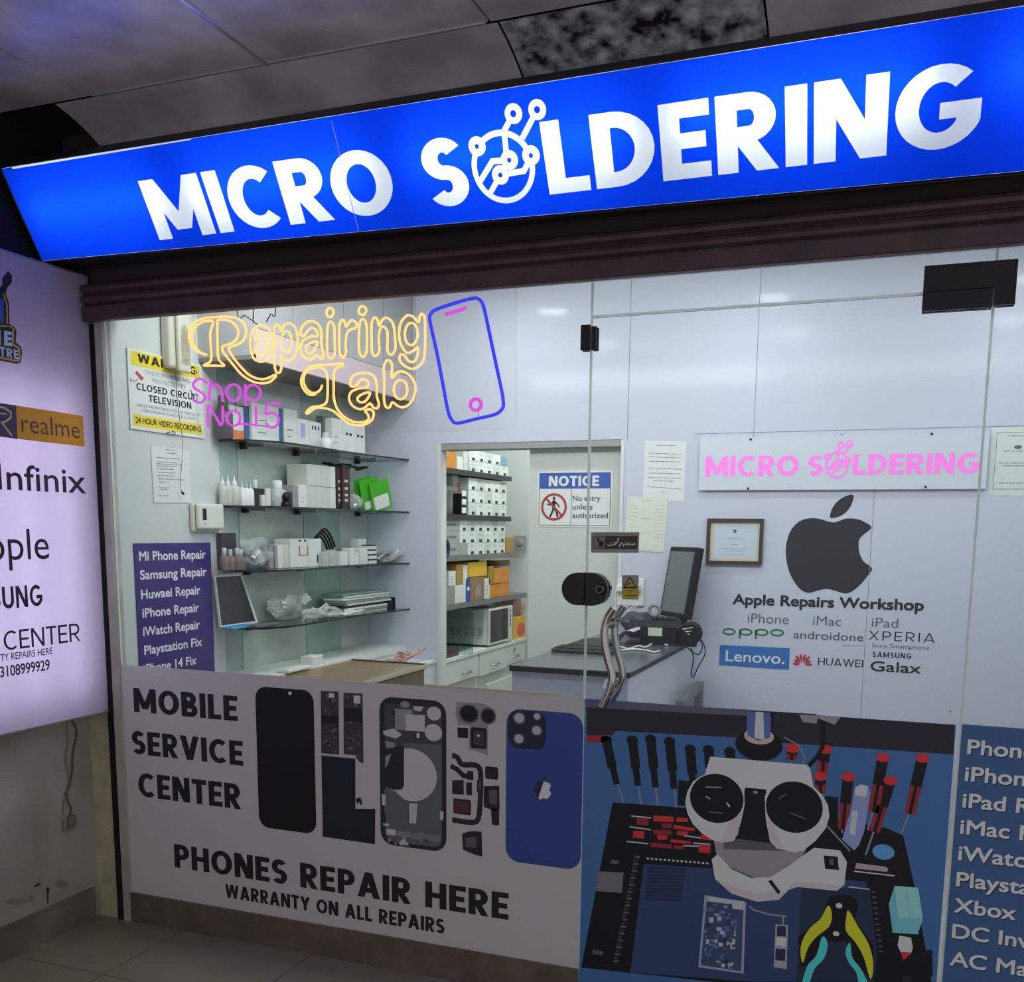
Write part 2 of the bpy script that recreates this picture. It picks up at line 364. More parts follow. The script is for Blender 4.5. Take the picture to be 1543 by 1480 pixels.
def floor_mat():
    m = bpy.data.materials.new('corridor floor tile'); m.use_nodes = True; nt = m.node_tree; b = nt.nodes['Principled BSDF']
    ge = nt.nodes.new('ShaderNodeNewGeometry'); mp = nt.nodes.new('ShaderNodeMapping'); br = nt.nodes.new('ShaderNodeTexBrick')
    p = onZ(155, 1469, 0); mp.inputs['Location'].default_value = (-p.x, -p.y, 0)
    br.offset = 0; br.inputs['Scale'].default_value = 1; br.inputs['Brick Width'].default_value = .6; br.inputs['Row Height'].default_value = .6; br.inputs['Mortar Size'].default_value = .0022
    br.inputs['Color1'].default_value = (*lin((160, 154, 134)), 1); br.inputs['Color2'].default_value = (*lin((154, 148, 128)), 1); br.inputs['Mortar'].default_value = (*lin((60, 55, 48)), 1)
    n = nt.nodes.new('ShaderNodeTexNoise'); n.inputs['Scale'].default_value = 5; n.inputs['Detail'].default_value = 8
    mx = nt.nodes.new('ShaderNodeMixRGB'); mx.blend_type = 'MULTIPLY'; mx.inputs[0].default_value = .35
    nt.links.new(ge.outputs['Position'], mp.inputs[0]); nt.links.new(mp.outputs[0], br.inputs[0]); nt.links.new(ge.outputs['Position'], n.inputs['Vector'])
    nt.links.new(br.outputs[0], mx.inputs[1]); nt.links.new(n.outputs['Fac'], mx.inputs[2]); nt.links.new(mx.outputs[0], b.inputs['Base Color']); b.inputs['Roughness'].default_value = .35
    return m
def struct(g, name): return g.build(name, kind='structure')
struct(G().box(-.3, 5.0, -4.6, .0, -.06, 0, floor_mat()), 'floor')
struct(G().box(-.1, RIGHT+.1, .012, REAR+.1, .02, FIN, mat('shop floor tile', (176, 172, 165), rough=.3, noise=.15, nscale=6)), 'inner_floor')
# corridor wall on the left, stained towards the floor
wl = G().box(-.24, -.14, -4.4, .0, 0, 3.05, mat('stained cream wall', (178, 172, 160), rough=.85, rgb2=(150, 143, 132), nscale=2.2))
WALL_L = struct(wl, 'wall_left')
struct(G().box(-.14, -.126, -4.4, -.035, 0, .13, mat('skirting tile', (128, 120, 106), rough=.5, rgb2=(96, 90, 80), nscale=5)), 'baseboard_left')
# shop: back wall with the passage, side walls, ceilings
g = G(); OX0, OX1, OZ = .446, 1.506, 2.065
g.box(-.02, OX0, BACK, BACK+.04, FIN, CEIL, lam).box(OX1, RIGHT, BACK, BACK+.04, FIN, CEIL, lam).box(OX0, OX1, BACK, BACK+.04, OZ, CEIL, lam)
for sx, z0, z1 in ((1.525, OZ, CEIL), (.31, 2.3, CEIL), (2.165, 2.06, CEIL)): g.box(sx-.0015, sx+.0015, BACK-.0012, BACK, z0, z1, seam)
p = onY(1314, 800, BACK); g.box(p.x-.0012, p.x+.0012, BACK-.0012, BACK, .6, 1.8, seam)
g.box(1.87, RIGHT, BACK-.0012, BACK, 2.083, 2.086, seam)
for q in ((1268, 655), (1258, 656), (1432, 1072)):
    p = onY(*q, BACK); g.box(p.x-.006, p.x+.006, BACK-.0015, BACK, p.z-.003, p.z+.003, seam)
struct(g, 'wall_back')
g = G().box(OX0-.004, OX0+.018, BACK-.004, BACK+.07, FIN, OZ, white).box(OX0+.018, OX1, BACK, BACK+.13, OZ-.032, OZ+.002, mat('grey lintel', (150, 152, 150), rough=.6)).box(OX1-.012, OX1+.006, BACK-.006, BACK+.05, FIN, OZ, white)
struct(g, 'trim_1')
struct(G().box(-.12, 0, .03, .70, FIN, CEIL, lam2), 'inner_wall')
struct(G().box(-.14, -.012, .70, REAR, FIN, CEIL, lam2), 'recess_wall')
struct(G().box(RIGHT, RIGHT+.1, .0, BACK+.1, FIN, CEIL, lam), 'wall_right')
struct(G().box(-.1, RIGHT+.1, -.0, REAR+.1, CEIL, CEIL+.05, white), 'inner_ceiling')
struct(G().box(-.1, 1.9, REAR, REAR+.08, FIN, CEIL, mat('back room wall', (215, 216, 214), rough=.6)), 'wall_rear')
struct(G().box(1.78, 1.88, BACK+.04, REAR, FIN, CEIL, lam2), 'wall_rear_side')
struct(G().box(-.24, RIGHT+.1, .02, .12, 2.43, 3.06, mat('facade lintel', (60, 52, 54), rough=.8)).box(RIGHT, RIGHT+.9, .0, .12, 0, 3.06, mat('facade lintel')), 'wall_front')
struct(G().box(.032, 1.934, -.012, .05, 0, .122, mat('brown stone sill', (120, 106, 95), rough=.45, rgb2=(102, 89, 80), nscale=14)).box(1.934, RIGHT, -.004, .05, 0, .06, mat('brown stone sill')), 'trim_2')
# corridor ceiling: metal tiles with seams, a sloping strip of panels over the sign
tile = mat('brushed ceiling tile', (240, 234, 238), rough=.26, rgb2=(196, 188, 192), nscale=4.5, spec=1.)
tile2 = mat('peeled mirror panel', (250, 250, 255), rough=.2, rgb2=(48, 42, 42), nscale=20, spec=1.)
XS = [-.43, .28, .985, 1.712, 2.43, 3.14, 3.85, 4.56]; YS = [-.29, -.99, -1.69, -2.39]
g = G().box(-.3, 5, -4.4, .02, 3.03, 3.08, dark)
for i in range(len(XS)-1):
    for j in range(len(YS)-1): g.box(max(XS[i], -.2)+.004, XS[i+1]-.004, YS[j+1]+.003, YS[j]-.003, 3.0, 3.012, tile)
struct(g, 'ceiling')
g = G(); bright = mat('bright seam strip', (225, 225, 235), rough=.25, metal=.6)
g.box(.974, .99, -.99, -.29, 2.994, 3.004, bright).box(.30, 1.70, -.297, -.287, 2.9965, 3.001, bright)
struct(g, 'trim_3')
cv = catmull([(-.286, 2.998, 0), (-.2, 2.978, 0), (-.1, 2.94, 0), (-.05, 2.9, 0), (-.025, 2.83, 0), (-.02, 2.7, 0)], 5)
g = G(); cx = [.13, 1.735, 2.45, 3.16, 3.87, 4.58]
for i in range(len(cx)-1):
    a, b = cx[i]+.003, cx[i+1]-.003; n = len(cv)
    g.add([(x, p[0], p[1]) for x in (a, b) for p in cv], [(k, k+1, n+k+1, n+k) for k in range(n-1)], tile2 if i == 1 else tile, True)
struct(g, 'trim_4')

# ------------------------------------------------------------------ downlights in the shop ceiling
lamp_em = emit_mat('lamp diffuser', (242, 247, 252), LAMP_STRENGTH); ringm = mat('lamp ring', (235, 236, 238), rough=.35)
spots = [(.92, 1.5, 'left of the back wall'), (2.15, 1.46, 'in the middle of the back wall'), (2.17, .44, 'just inside the glass door'), (.92, .44, 'just inside the left pane'), (3.4, 1.46, 'above the right end of the back wall'), (3.4, .44, 'just inside the right pane')]
def downlight(x, y, z, label):
    t = thing('downlight', (x, y, z), label, 'ceiling light', 'downlights in the shop ceiling')
    G().lathe((x, y, z-.012), [(.088, .012), (.1, .006), (.104, .0), (.104, .0119)], ringm, 32).build('trim_ring', t)
    G().lathe((x, y, z-.011), [(0, 0), (.086, 0), (.086, .004)], lamp_em, 32).build('diffuser', t)
for x, y, w in spots: downlight(x, y, CEIL, 'round white downlight '+w)
lamp_em2 = emit_mat('back room fill diffuser', (236, 244, 240), REAR_FILL_STRENGTH); lamp_em = lamp_em2
downlight(1.0, 2.45, CEIL, 'nearer added round light brightening the back room, out of view'); downlight(1.0, 3.15, CEIL, 'farther added round light brightening the back room, out of view')  # both lamps added to brighten the back room, hidden above the passage opening
t = thing('added_fill_light', (2.1, .2, 2.6), 'long added fill light inside above the shop window, out of view', 'added fill light')  # added out-of-view light that brightens the side wall and shelves
G().box(.3, 4.0, .122, .16, 2.60, 2.70, ringm).build('housing', t)
for nm, xa, xb, st_ in (('left', .32, 2.0, 2.0), ('right', 2.06, 3.98, .9)):
  g = G(); pr = [(.162+.07*sin(radians(a_)), 2.65+.07*cos(radians(a_))) for a_ in range(0, 181, 15)]; n = len(pr)
  g.add([(x, y, z) for x in (xa, xb) for y, z in pr], [(i, i+1, n+i+1, n+i) for i in range(n-1)], emit_mat('fill diffuser '+nm, (243, 247, 248), FILL_STRENGTH*st_)); g.build('diffuser', t)

# ------------------------------------------------------------------ glazing
glass = glass_mat('clear shopfront glass', refl=.012); gedge = mat('ground glass edge', (232, 240, 236), rough=.3)
def pane(g, x0, x1, z0, z1, y0=0., y1=.010, m=None, e=None):
    m = m or glass; e = e or gedge
    v = [(x0,y0,z0),(x1,y0,z0),(x1,y1,z0),(x0,y1,z0),(x0,y0,z1),(x1,y0,z1),(x1,y1,z1),(x0,y1,z1)]
    g.add(v, [(0,1,5,4),(2,3,7,6)], m); g.add(v, [(0,3,2,1),(4,5,6,7),(1,2,6,5),(3,0,4,7)], e); return g
struct(pane(G(), .032, 1.9365, .122, 2.43), 'window_1')
struct(pane(G(), 3.0665, RIGHT, .06, 2.43), 'window_2')
struct(pane(G(), 1.9405, 3.0625, 2.256, 2.43), 'window_3')
struct(G().box(-.1399, -.131, -1.4, -.002, 2.535, 3.05, dark), 'dark_void_sheet')  # added dark sheet stands for the unlit void above the lightbox
glow_film = film_mat('bright glass edge film', (.95, .97, .95), diff=.12)
door = thing('door_1', (2.5, 0, .07), kind='structure')
pane(G(), 1.9405, 3.0625, .07, 2.249).build('glass_leaf', door)
G().box(1.9347, 1.9423, -.0012, -.0004, .07, 2.43, glow_film).box(3.0607, 3.0683, -.0012, -.0004, .07, 2.43, glow_film).box(1.9423, 3.0607, -.0012, -.0004, 2.2487, 2.2563, glow_film).build('bright_edge_strip', door)  # added film strips imitate the bright lit edges of the glass joints
blk = mat('black anodised metal', (34, 32, 33), rough=.42, metal=.3)
# lock: two black half shells and a cylinder, both sides of the glass
FAC = facing_front(-.0)
g = G(); z0 = 1.413
half = lambda s, cx, y: [(cx, y, z0-.052)]+[(cx+s*(.022+.052*cos(a)), y, z0+.052*sin(a)) for a in [radians(-90+180*i/14) for i in range(15)]]+[(cx, y, z0+.052)]
g.prism(half(-1, 1.9355, -.022), (0, .021, 0), blk); g.prism(half(1, 1.9405, -.022), (0, .021, 0), blk)
g.prism(half(-1, 1.9355, .011), (0, .02, 0), chrome); g.prism(half(1, 1.9405, .011), (0, .02, 0), chrome)
lk = g.build('door_lock', door)
kp = onY(905, 888, -.022)
G().cyl((kp.x, -.022, kp.z), (kp.x, -.036, kp.z), .017, mat('dark steel', (92, 86, 84), rough=.25, metal=1), 24, .013).build('lock_cylinder', lk)
G().cyl((kp.x, -.036, kp.z), (kp.x, -.0375, kp.z), .009, black, 20).build('keyhole', lk)
# S-shaped steel pull handle, one bar each side of the glass
def bar(y, nm):
    q = crop(840, 640, 1) ; pts = [(925, 917), (914, 935), (910, 960), (915, 990), (922, 1018), (918, 1042), (907, 1065)]
    base = [onY(px, py, -.06) for px, py in pts]
    return G().tube(catmull([(p.x, y, p.z) for p in base], 6), .0125, chrome, 14)
h = bar(-.06, '').build('door_handle', door); bar(.07, '').build('door_handle', door)
for px, py in ((931, 940), (928, 1033)):
    p = onY(px, py, -.03); q = onY(px-16, py, -.06)
    g = G().cyl((q.x+.0, -.06, p.z), (q.x+.0, .07, p.z), .008, chrome, 12).cyl((q.x, -.016, p.z), (q.x, -.0005, p.z), .018, chrome, 18).cyl((q.x, .0105, p.z), (q.x, .03, p.z), .018, chrome, 18)
    g.build('standoff', h)
# patch fittings: big corner hinge at the top right, small connector on the left edge
g = G()
for y0, y1 in ((-.014, -.0015), (.0105, .024)):
    g.prism([(2.886, y0, 2.203), (3.0605, y0, 2.203), (3.0605, y0, 2.2515), (2.886, y0, 2.2515)], (0, y1-y0, 0), blk)
g.build('corner_patch', door)
g = G()
for y0, y1 in ((-.014, -.0015), (.0105, .024)):
    g.prism([(2.886, y0, 2.254), (3.065, y0, 2.254), (3.065, y0, 2.207), (3.116, y0, 2.207), (3.116, y0, 2.322), (2.886, y0, 2.322)], (0, y1-y0, 0), blk)
g.cyl((3.05, -.007, 2.2), (3.05, -.007, 2.207), .004, chrome, 8)
g.build('transom_patch', door)
g = G()
for y0, y1 in ((-.012, -.0015), (.0105, .022)): g.box(1.906, 1.9365, y0, y1, 2.152, 2.228, blk, .002).box(1.9405, 1.957, y0, y1, 2.152, 2.222, blk, .002)
g.build('clip_connector', door)

# push plate and warning sticker on the door glass
DP = facing_front(-.0008)
a = Art(DP, 0); k = crop(840, 780, 9.25)
P1 = thing('push_plate_sticker', onY(927, 833, 0), 'grey and black sticker with white writing above the black door lock', 'sticker')
silver = mat('silver film', (150, 144, 138), rough=.4, metal=.3)
a.ppoly(k(470, 205, 1142, 205, 1132, 492, 465, 490), silver, .0002); a.build('sticker_film', P1)
a = Art(DP, .0005); a.ppoly(k(498, 258, 1118, 258, 1112, 445, 492, 432), mat('gloss black film', (14, 12, 12), rough=.3)); a.d = .0008
a.ppoly(k(508, 262, 662, 264, 662, 424, 503, 424), mat('pictogram grey', (132, 130, 122), rough=.5)); a.d = .0011
a.ppoly(k(548, 290, 575, 285, 590, 335, 625, 320, 648, 350, 630, 385, 640, 405, 570, 408, 560, 395, 592, 372, 565, 340), mat('pictogram black', (24, 20, 20)))
a.build('printed_band', P1)
a = Art(DP, .0011); wt = mat('white print', (220, 222, 220), rough=.6)
for s_ in ((700, 372, 715, 392, 760, 385, 800, 372, 810, 352, 800, 345), (805, 380, 840, 335, 855, 295, 835, 300), (740, 352, 750, 358), (770, 345, 778, 350), (868, 372, 872, 402, 858, 412), (885, 350, 885, 378), (905, 345, 918, 382, 925, 405), (935, 372, 955, 378, 960, 350), (975, 350, 980, 378, 1010, 380, 1012, 350), (1025, 378, 1050, 380, 1056, 360), (1068, 352, 1082, 370, 1065, 384), (940, 335, 946, 338), (985, 332, 992, 335)):
    a.pline(k(*s_), .0032, wt)
for x in range(600, 1030, 42): a.pline(k(x, 232, x+24, 232), .002, mat('grey ink'))
a.build('lettering', P1)
P2 = thing('warning_sticker', onY(948, 904, 0), 'small yellow triangle warning sticker on the door glass beside the lock', 'sticker')
k = crop(840, 780, 9.25); ye = mat('warning yellow', (196, 176, 20), rough=.5)
Art(DP, .0002).ppoly(k(898, 806, 1132, 804, 1132, 1145, 900, 1140), silver).build('sticker_film', P2)
a = Art(DP, .0004); a.ppoly(k(906, 992, 1128, 992, 1128, 1132, 906, 1132), ye); a.ppoly(k(1010, 818, 1112, 985, 916, 985), ink2); a.d = .0007
a.ppoly(k(1010, 850, 1086, 968, 944, 968), ye); a.d = .001; a.ppoly(k(962, 935, 1018, 905, 1028, 918, 985, 942), ink2); a.ppoly(k(1010, 950, 1060, 950, 1060, 956, 1010, 956), ink2)
for y, x0, x1 in ((1018, 968, 1062), (1052, 1005, 1025), (1088, 940, 1098)): a.pline(k(x0, y, x1, y), .002, ink2)
a.build('printed_symbol', P2)
# ------------------------------------------------------------------ roller shutter over the shopfront
brown = mat('maroon shutter paint', (84, 62, 66), rough=.5, rgb2=(66, 48, 52), nscale=10)
RS = thing('roller_shutter', (1.5, -.06, 2.35), 'dark maroon rolled up metal shutter below the blue lit sign', 'shutter')
zb = onY(800, 428, -.06).z
prof = [(-.06, zb), (-.064, zb+.004), (-.064, zb+.05), (-.056, zb+.054)]
z = zb+.058
while z < 2.475:
    prof += [(-.052, z), (-.066, z+.008), (-.070, z+.018), (-.066, z+.028), (-.052, z+.036)]; z += .038
prof += [(-.03, z), (-.03, zb)]
def extr(prof, x0, x1, m):
    g = G(); g.prism([(x0, y, zz) for y, zz in prof], (x1-x0, 0, 0), m); return g
extr(prof[4:-2]+[(-.03, z), (-.03, zb+.058)], -.012, RIGHT, brown).build('slat_curtain', RS)
extr(prof[:4]+[(-.03, zb+.054), (-.03, zb)], -.012, RIGHT, brown).build('bottom_rail', RS)
cream = mat('cream steel', (206, 198, 164), rough=.6, rgb2=(178, 168, 138), nscale=9)
g = G().box(-.139, -.05, -.006, -.0005, 0, 2.35, cream).box(-.05, -.036, -.0075, -.0005, 0, 2.35, cream); GR = thing('shutter_rail', (-.07, -.006, 0), 'cream steel upright rail with a black groove between the cream wall and the window', 'rail'); g.build('rail_plate', GR)
G().box(-.035, -.006, -.014, -.004, 0, 2.35, mat('rail groove', (12, 11, 12), rough=.8)).build('guide_groove', GR)
struct(G().box(-.004, .031, -.014, .03, 0, 2.43, mat('beige aluminium', (196, 192, 182), rough=.5, rgb2=(168, 164, 155), nscale=6)), 'trim_5')

# ------------------------------------------------------------------ the lit fascia sign
yb, zbs, yt, zt = -.15, 2.547, -.309, 2.813
V_ = Vector((0, yt-yb, zt-zbs)); N_ = Vector((0, -(zt-zbs), (yt-yb))).normalized()
SG = Plane((0, yb, zbs), (1, 0, 0), V_, N_); SL = V_.length
SX0, SX1 = -.096, 4.0
FS = thing('fascia_sign', (1.95, -.15, 2.54), 'long blue backlit sign with large white shop name above the shutter', 'shop sign')
blue = film_mat('blue sign film', (.0035, .062, .86)); wfilm = film_mat('white sign film', (.9, .93, .86), diff=.2)
zr = -.050/3.2   # the lower edge runs slightly out of level
low = lambda x: .003-.0155*(x+.1)
white_parts = G()   # everything printed white, taken out of the blue film
inner = mat('sign box white', (225, 228, 230), rough=.7); outer = mat('sign casing dark', (26, 25, 28), rough=.6)
D = .115
g = G()
bk = lambda u, v: SG.at(u, v, -D)
g.face([bk(SX0, -.06), bk(SX1, -.06), bk(SX1, SL), bk(SX0, SL)], inner)
for v, w in ((SL+.001, 1),): g.face([SG.at(SX0, v), SG.at(SX1, v), SG.at(SX1, v, -D), SG.at(SX0, v, -D)], inner)
g.face([SG.at(SX0, low(SX0)-.001), SG.at(SX1, low(SX1)-.001), SG.at(SX1, -.06, -D), SG.at(SX0, -.06, -D)], inner)
for u in (SX0, SX1): g.face([SG.at(u, low(u)), SG.at(u, SL), SG.at(u, SL, -D), SG.at(u, -.06, -D)], inner)
g.build('sign_casing', FS)
g = G()
for v0, v1, d0, d1 in ((SL+.002, SL+.006, .004, -D-.004),):
    g.prism([SG.at(SX0-.004, v0, d0), SG.at(SX1, v0, d0), SG.at(SX1, v0, d1), SG.at(SX0-.004, v0, d1)], SG.V*(v1-v0), outer)
g.prism([SG.at(SX0-.004, low(SX0)-.004, .004), SG.at(SX1, low(SX1)-.004, .004), SG.at(SX1, -.066, -D), SG.at(SX0-.004, -.066, -D)], SG.V*-.004, outer)
g.prism([SG.at(SX0-.006, -.02, .004), SG.at(SX0-.006, SL, .004), SG.at(SX0-.006, SL, -D), SG.at(SX0-.006, -.06, -D)], (.004, 0, 0), outer)
g.build('outer_frame', FS)
tube_em = emit_mat('sign tube light', (240, 246, 255), TUBE_STRENGTH)
mid = SL*.52
for a, b in ((-.06, .50), (.64, 1.28), (1.42, 2.10), (2.24, 2.86), (3.02, 3.9)):
    G().cyl(SG.at(a, mid+.02*(a > 2), -.062), SG.at(b, mid+.02*(a > 2), -.062), .013, tube_em, 8).build('lamp_tube', FS)
# letters
W1, T1 = .245, .205
plate = G().prism([SG.at(SX0, low(SX0), .002), SG.at(SX1, low(SX1), .002), SG.at(SX1, SL, .002), SG.at(SX0, SL, .002)], SG.N*-.002, blue)
def film(polys, name, parent):
    c = G()
    for p in polys: c.prism([SG.at(u, v, .02) for u, v in p], SG.N*-.04, wfilm)
    o = len(white_parts.v); white_parts.v += c.v; white_parts.f += [[i+o for i in f] for f in c.f]
    vs, fs = sheet_from(plate, c, 'INTERSECT', SG); return G().add(vs, fs, wfilm).build(name, parent)
def sign_word(txt, u0, u1, v0, h):
    T, W = stroke_text(txt, W1, T1, .075); k = (u1-u0)/W
    for x0, gw, P in T: film([[(u0+x*k, v0+y*h) for x, y in p] for p in P], 'letter', FS)
sign_word('MICRO', .442, 1.36, .026, .187)
sign_word('S', SG.uv(637, 250)[0], SG.uv(702, 250)[0], .026, .187)
sign_word('LDERING', 1.852, 2.990, .026, .190)
# circuit emblem in place of the O
def emblem(pl, k, mt, holem, name, parent, ry_px, d, cut=False):
    a = Art(pl, d); c = pl.uv(*k(563, 920)[0]); top = pl.uv(*k(563, 485)[0]); ry = abs(top[1]-c[1]); e = pl.uv(*k(928, 920)[0]); rx = abs(e[0]-c[0])
    w = ry*.175
    a.line([(c[0]+rx*cos(2*pi*i/48), c[1]+ry*sin(2*pi*i/48)) for i in range(48)], w, mt, closed=True)
    for s_ in ((690, 255, 575, 470), (985, 205, 800, 560), (575, 480, 600, 720, 640, 830), (640, 830, 430, 845, 275, 1100), (530, 1015, 390, 1262), (530, 1015, 820, 965, 905, 800)): a.pline(k(*s_), w, mt); a.d += .00001
    nodes = [(690, 255), (985, 205), (240, 660), (640, 830), (530, 1015), (908, 772)]
    for q in nodes: a.d += .00001; a.ell(pl.uv(*k(*q)[0]), ry*.29, ry*.29, mt)
    if cut: film([[pl.uv_of(a.v[i]) for i in f] for f in a.f], name, parent)
    else: a.build(name, parent)
    b = Art(pl, d+.0008)
    for i, q in enumerate(nodes): b.ell(pl.uv(*k(*q)[0]), ry*(.1 if i < 2 else .075), ry*(.1 if i < 2 else .075), holem, n=16)
    b.build('emblem_dot', parent)
emblem(SG, crop(690, 140, 8.222), wfilm, blue, 'circuit_emblem', FS, 0, .0028, True)
film([[(-.05, SL-.006), (.7, SL-.003), (.7, SL), (-.05, SL)]], 'light_leak_strip', FS)  # white film strip stands in for light leaking along the top edge
vs, fs = sheet_from(plate, white_parts, 'DIFFERENCE', SG); G().add(vs, fs, blue).build('sign_face', FS)
# joint strip between the two sheets
a = Art(SG, .0034); a.pline([(500, 182), (505, 200), (519, 262), (541, 347)], .0022, mat('white joint strip', (235, 238, 240), rough=.4)); a.build('joint_strip', FS)

# ------------------------------------------------------------------ side lightbox on the corridor wall
XP = -.03; SB = thing('lightbox_sign', (-.085, -.44, .87), 'tall white lightbox with phone brand names on the side wall', 'lightbox')
PB = facing_right(XP); y0, y1 = -.86, -.014; zb_, zt_ = .872, 2.518
lbf = film_mat('lavender white lightbox film', (.62, .56, .74), diff=.45)
g = G(); g.face([(XP, y0, zb_), (XP, y1, zb_), (XP, y1, zt_), (XP, y0, zt_)], lbf); g.build('lightbox_face', SB)
bx = mat('lightbox inner white', (220, 220, 222), rough=.7)
g = G(); xb = -.138
g.face([(xb, y0, zb_), (xb, y1, zb_), (xb, y1, zt_), (xb, y0, zt_)], bx)
for yy in (y0, y1): g.face([(xb, yy, zb_), (XP, yy, zb_), (XP, yy, zt_), (xb, yy, zt_)], bx)
for zz in (zb_, zt_): g.face([(xb, y0, zz), (XP, y0, zz), (XP, y1, zz), (xb, y1, zz)], bx)
g.build('lightbox_casing', SB)
alu = mat('aluminium edge strip', (176, 174, 172), rough=.35, metal=.6, noise=.3, nscale=30)
g = G().box(xb, XP+.004, y1, y1+.006, zb_-.004, zt_+.004, alu).box(xb, XP+.004, y0, y1, zt_, zt_+.005, alu).box(xb, XP+.003, y0, y1, zb_-.005, zb_, alu); g.build('edge_frame', SB)
st_em = emit_mat('side tube light', (246, 240, 255), SIDE_TUBE_STRENGTH)
for yy in (-.17, -.36, -.55, -.74): G().cyl((-.122, yy, .95), (-.122, yy, 2.1), .008, st_em, 8).build('lamp_tube', SB)
k = crop(0, 370, 2.027); k2 = crop(0, 390, 4.933); a = Art(PB, .001)
pur = mat('purple print', (58, 44, 92), rough=.5); yel = mat('amber print', (228, 158, 30), rough=.5); dkp = mat('dark violet print', (40, 26, 52), rough=.5)
a.ppoly([(0, 607.5)]+k2(125, 1090, 615, 1168, 628, 1395, 130, 1340)[0:4], yel) if False else a.ppoly(k2(118, 1090, 615, 1168, 628, 1397, 128, 1340), yel); a.build('logo_block', SB)
a = Art(PB, .001); a.ppoly(k2(-160, 1050, 118, 1090, 128, 1340, -160, 1300), pur); a.build('logo_block', SB)
a = Art(PB, .0014); lt = mat('pale amber line', (222, 190, 150), rough=.5); a.pline(k2(-30, 1145, 45, 1155, 40, 1150), .005, lt); a.pline(k2(-60, 1092, 30, 1108, 78, 1140, 78, 1180, 40, 1210, 12, 1218, 88, 1318), .006, lt); a.build('logo_letter', SB)
def ptxt(txt, bl, tl, br, m=dkp, bold=0., parent=SB, pl=PB, d=.0014, caps=None, **kw):
    a = Art(pl, d)
    if caps: a.pcaps(txt, bl, tl, br, m, w=caps, **kw)
    else: a.ptext(txt, bl, tl, br, m, bold=bold, **kw)
    return a.build('lettering', parent)
K = lambda x, y, f=k: f(x, y)[0]
ptxt('realme', K(160, 1285, k2), K(160, 1150, k2), K(592, 1335, k2), mat('brown violet print', (86, 56, 66)), -.006)
ptxt('Infinix', (-4, 737), (-4, 698), K(262, 757), dkp, .004)
ptxt('Apple', (-62, 850), (-62, 800), K(150, 950), dkp, .0)
ptxt('SAMSUNG', (-88, 926), (-88, 890), K(130, 1100), dkp, caps=.19, gap=.14)
ptxt('CENTER', K(12, 1238), K(12, 1178), K(245, 1208), dkp, caps=.13, gap=.12)
ptxt('TY REPAIRS HERE', (0, 994.5), (0, 984), K(160, 1252), dkp, .004)
ptxt('3108999929', (0, 1020), (0, 1004), K(152, 1297), dkp, .008)
# cut-out emblem at the top left: spanner, black and gold outline, two lines of letters
gold = mat('gold outline', (196, 160, 84), rough=.4); nvy = mat('navy print', (22, 24, 40), rough=.5); sky = mat('pale blue print', (176, 200, 232), rough=.5)
t = thing('lightbox_emblem', onX(15, 545, XP), 'black, gold and blue cut-out workshop emblem near the top of the side lightbox', 'emblem')
a = Art(PB, .003); a.ppoly(k2(-120, 480, -60, 480, -30, 240, 12, 195, 12, 145, 55, 92, 85, 125, 82, 180, 50, 215, 38, 260, 62, 330, 66, 485, 105, 510, 118, 540, 112, 620, 152, 655, 160, 700, 150, 770, 120, 782, -120, 735), nvy); a.build('backing_plate', t)
a = Art(PB, .0045); a.ppoly(k2(-110, 492, 70, 498, 98, 520, 98, 545, 92, 632, 140, 662, 145, 755, 118, 768, -110, 722), gold); a.pline(k2(20, 262, 44, 345, 46, 482), .006, gold); a.build('gold_border', t)
a = Art(PB, .006); a.ppoly(k2(-110, 503, 66, 508, 84, 524, 82, 545, 78, 640, 128, 672, 130, 745, 112, 752, -110, 706), nvy); a.ppoly(k2(-30, 470, -12, 300, 18, 290, 18, 480), mat('royal blue print', (40, 80, 170))); a.build('name_panel', t)
a = Art(PB, .0075)
a.ppoly(k2(18, 535, 76, 545, 76, 570, 44, 566, 44, 582, 74, 586, 74, 608, 44, 604, 44, 620, 78, 626, 78, 652, 18, 645), sky); a.ppoly(k2(-40, 528, -8, 530, -8, 640, -40, 636), sky)
a.pcaps('TRE', K(-12, 728, k2), K(-12, 660, k2), K(128, 742, k2), sky, w=.24, gap=.16); a.build('lettering', t)
# the cable that hangs below the lightbox to a wall plate
t = thing('wall_socket_plate', onX(102, 1240, -.14), 'small stained socket plate on the cream wall under the side lightbox', 'socket')
p = onX(102, 1240, -.14); G().box(-.1402, -.128, p.y-.03, p.y+.03, p.z-.028, p.z+.022, mat('stained plate', (140, 130, 124), rough=.7, noise=.3, nscale=20), .003).build('plate', t)
G().box(-.128, -.112, p.y-.012, p.y+.02, p.z-.008, p.z+.03, mat('grey plug', (126, 112, 112), rough=.6), .004).build('plug', t)
c1 = crop(0, 1060, 3.523); cab = mat('brown cable', (88, 72, 66), rough=.6)
g = G(); g.tube(catmull([tuple(onX(*q, -.132)) for q in c1(360, 75, 395, 110, 408, 170, 388, 260, 385, 350, 372, 430, 355, 480, 365, 530, 378, 560, 372, 600)], 5), .003, cab, 6)
tag(g.build('hanging_cable'), 'thin brown cable hanging from the side lightbox down to the socket plate', 'cable')
g = G(); g.tube(catmull([tuple(onX(*q, -.134)) for q in c1(352, 80, 360, 200, 350, 300, 368, 400, 345, 500, 335, 600)], 5), .002, mat('pale cable', (128, 120, 112), rough=.6), 6)
tag(g.build('hanging_cable'), 'pale thinner cable hanging close to the wall behind the brown cable', 'cable')
g = G(); q = crop(0, 1060, 3.523); WLp = facing_right(-.14); a = Art(WLp, .0008); st = mat('dark wall stain', (58, 50, 46), rough=.9); st2 = mat('grey wall stain', (134, 126, 112), rough=.9)
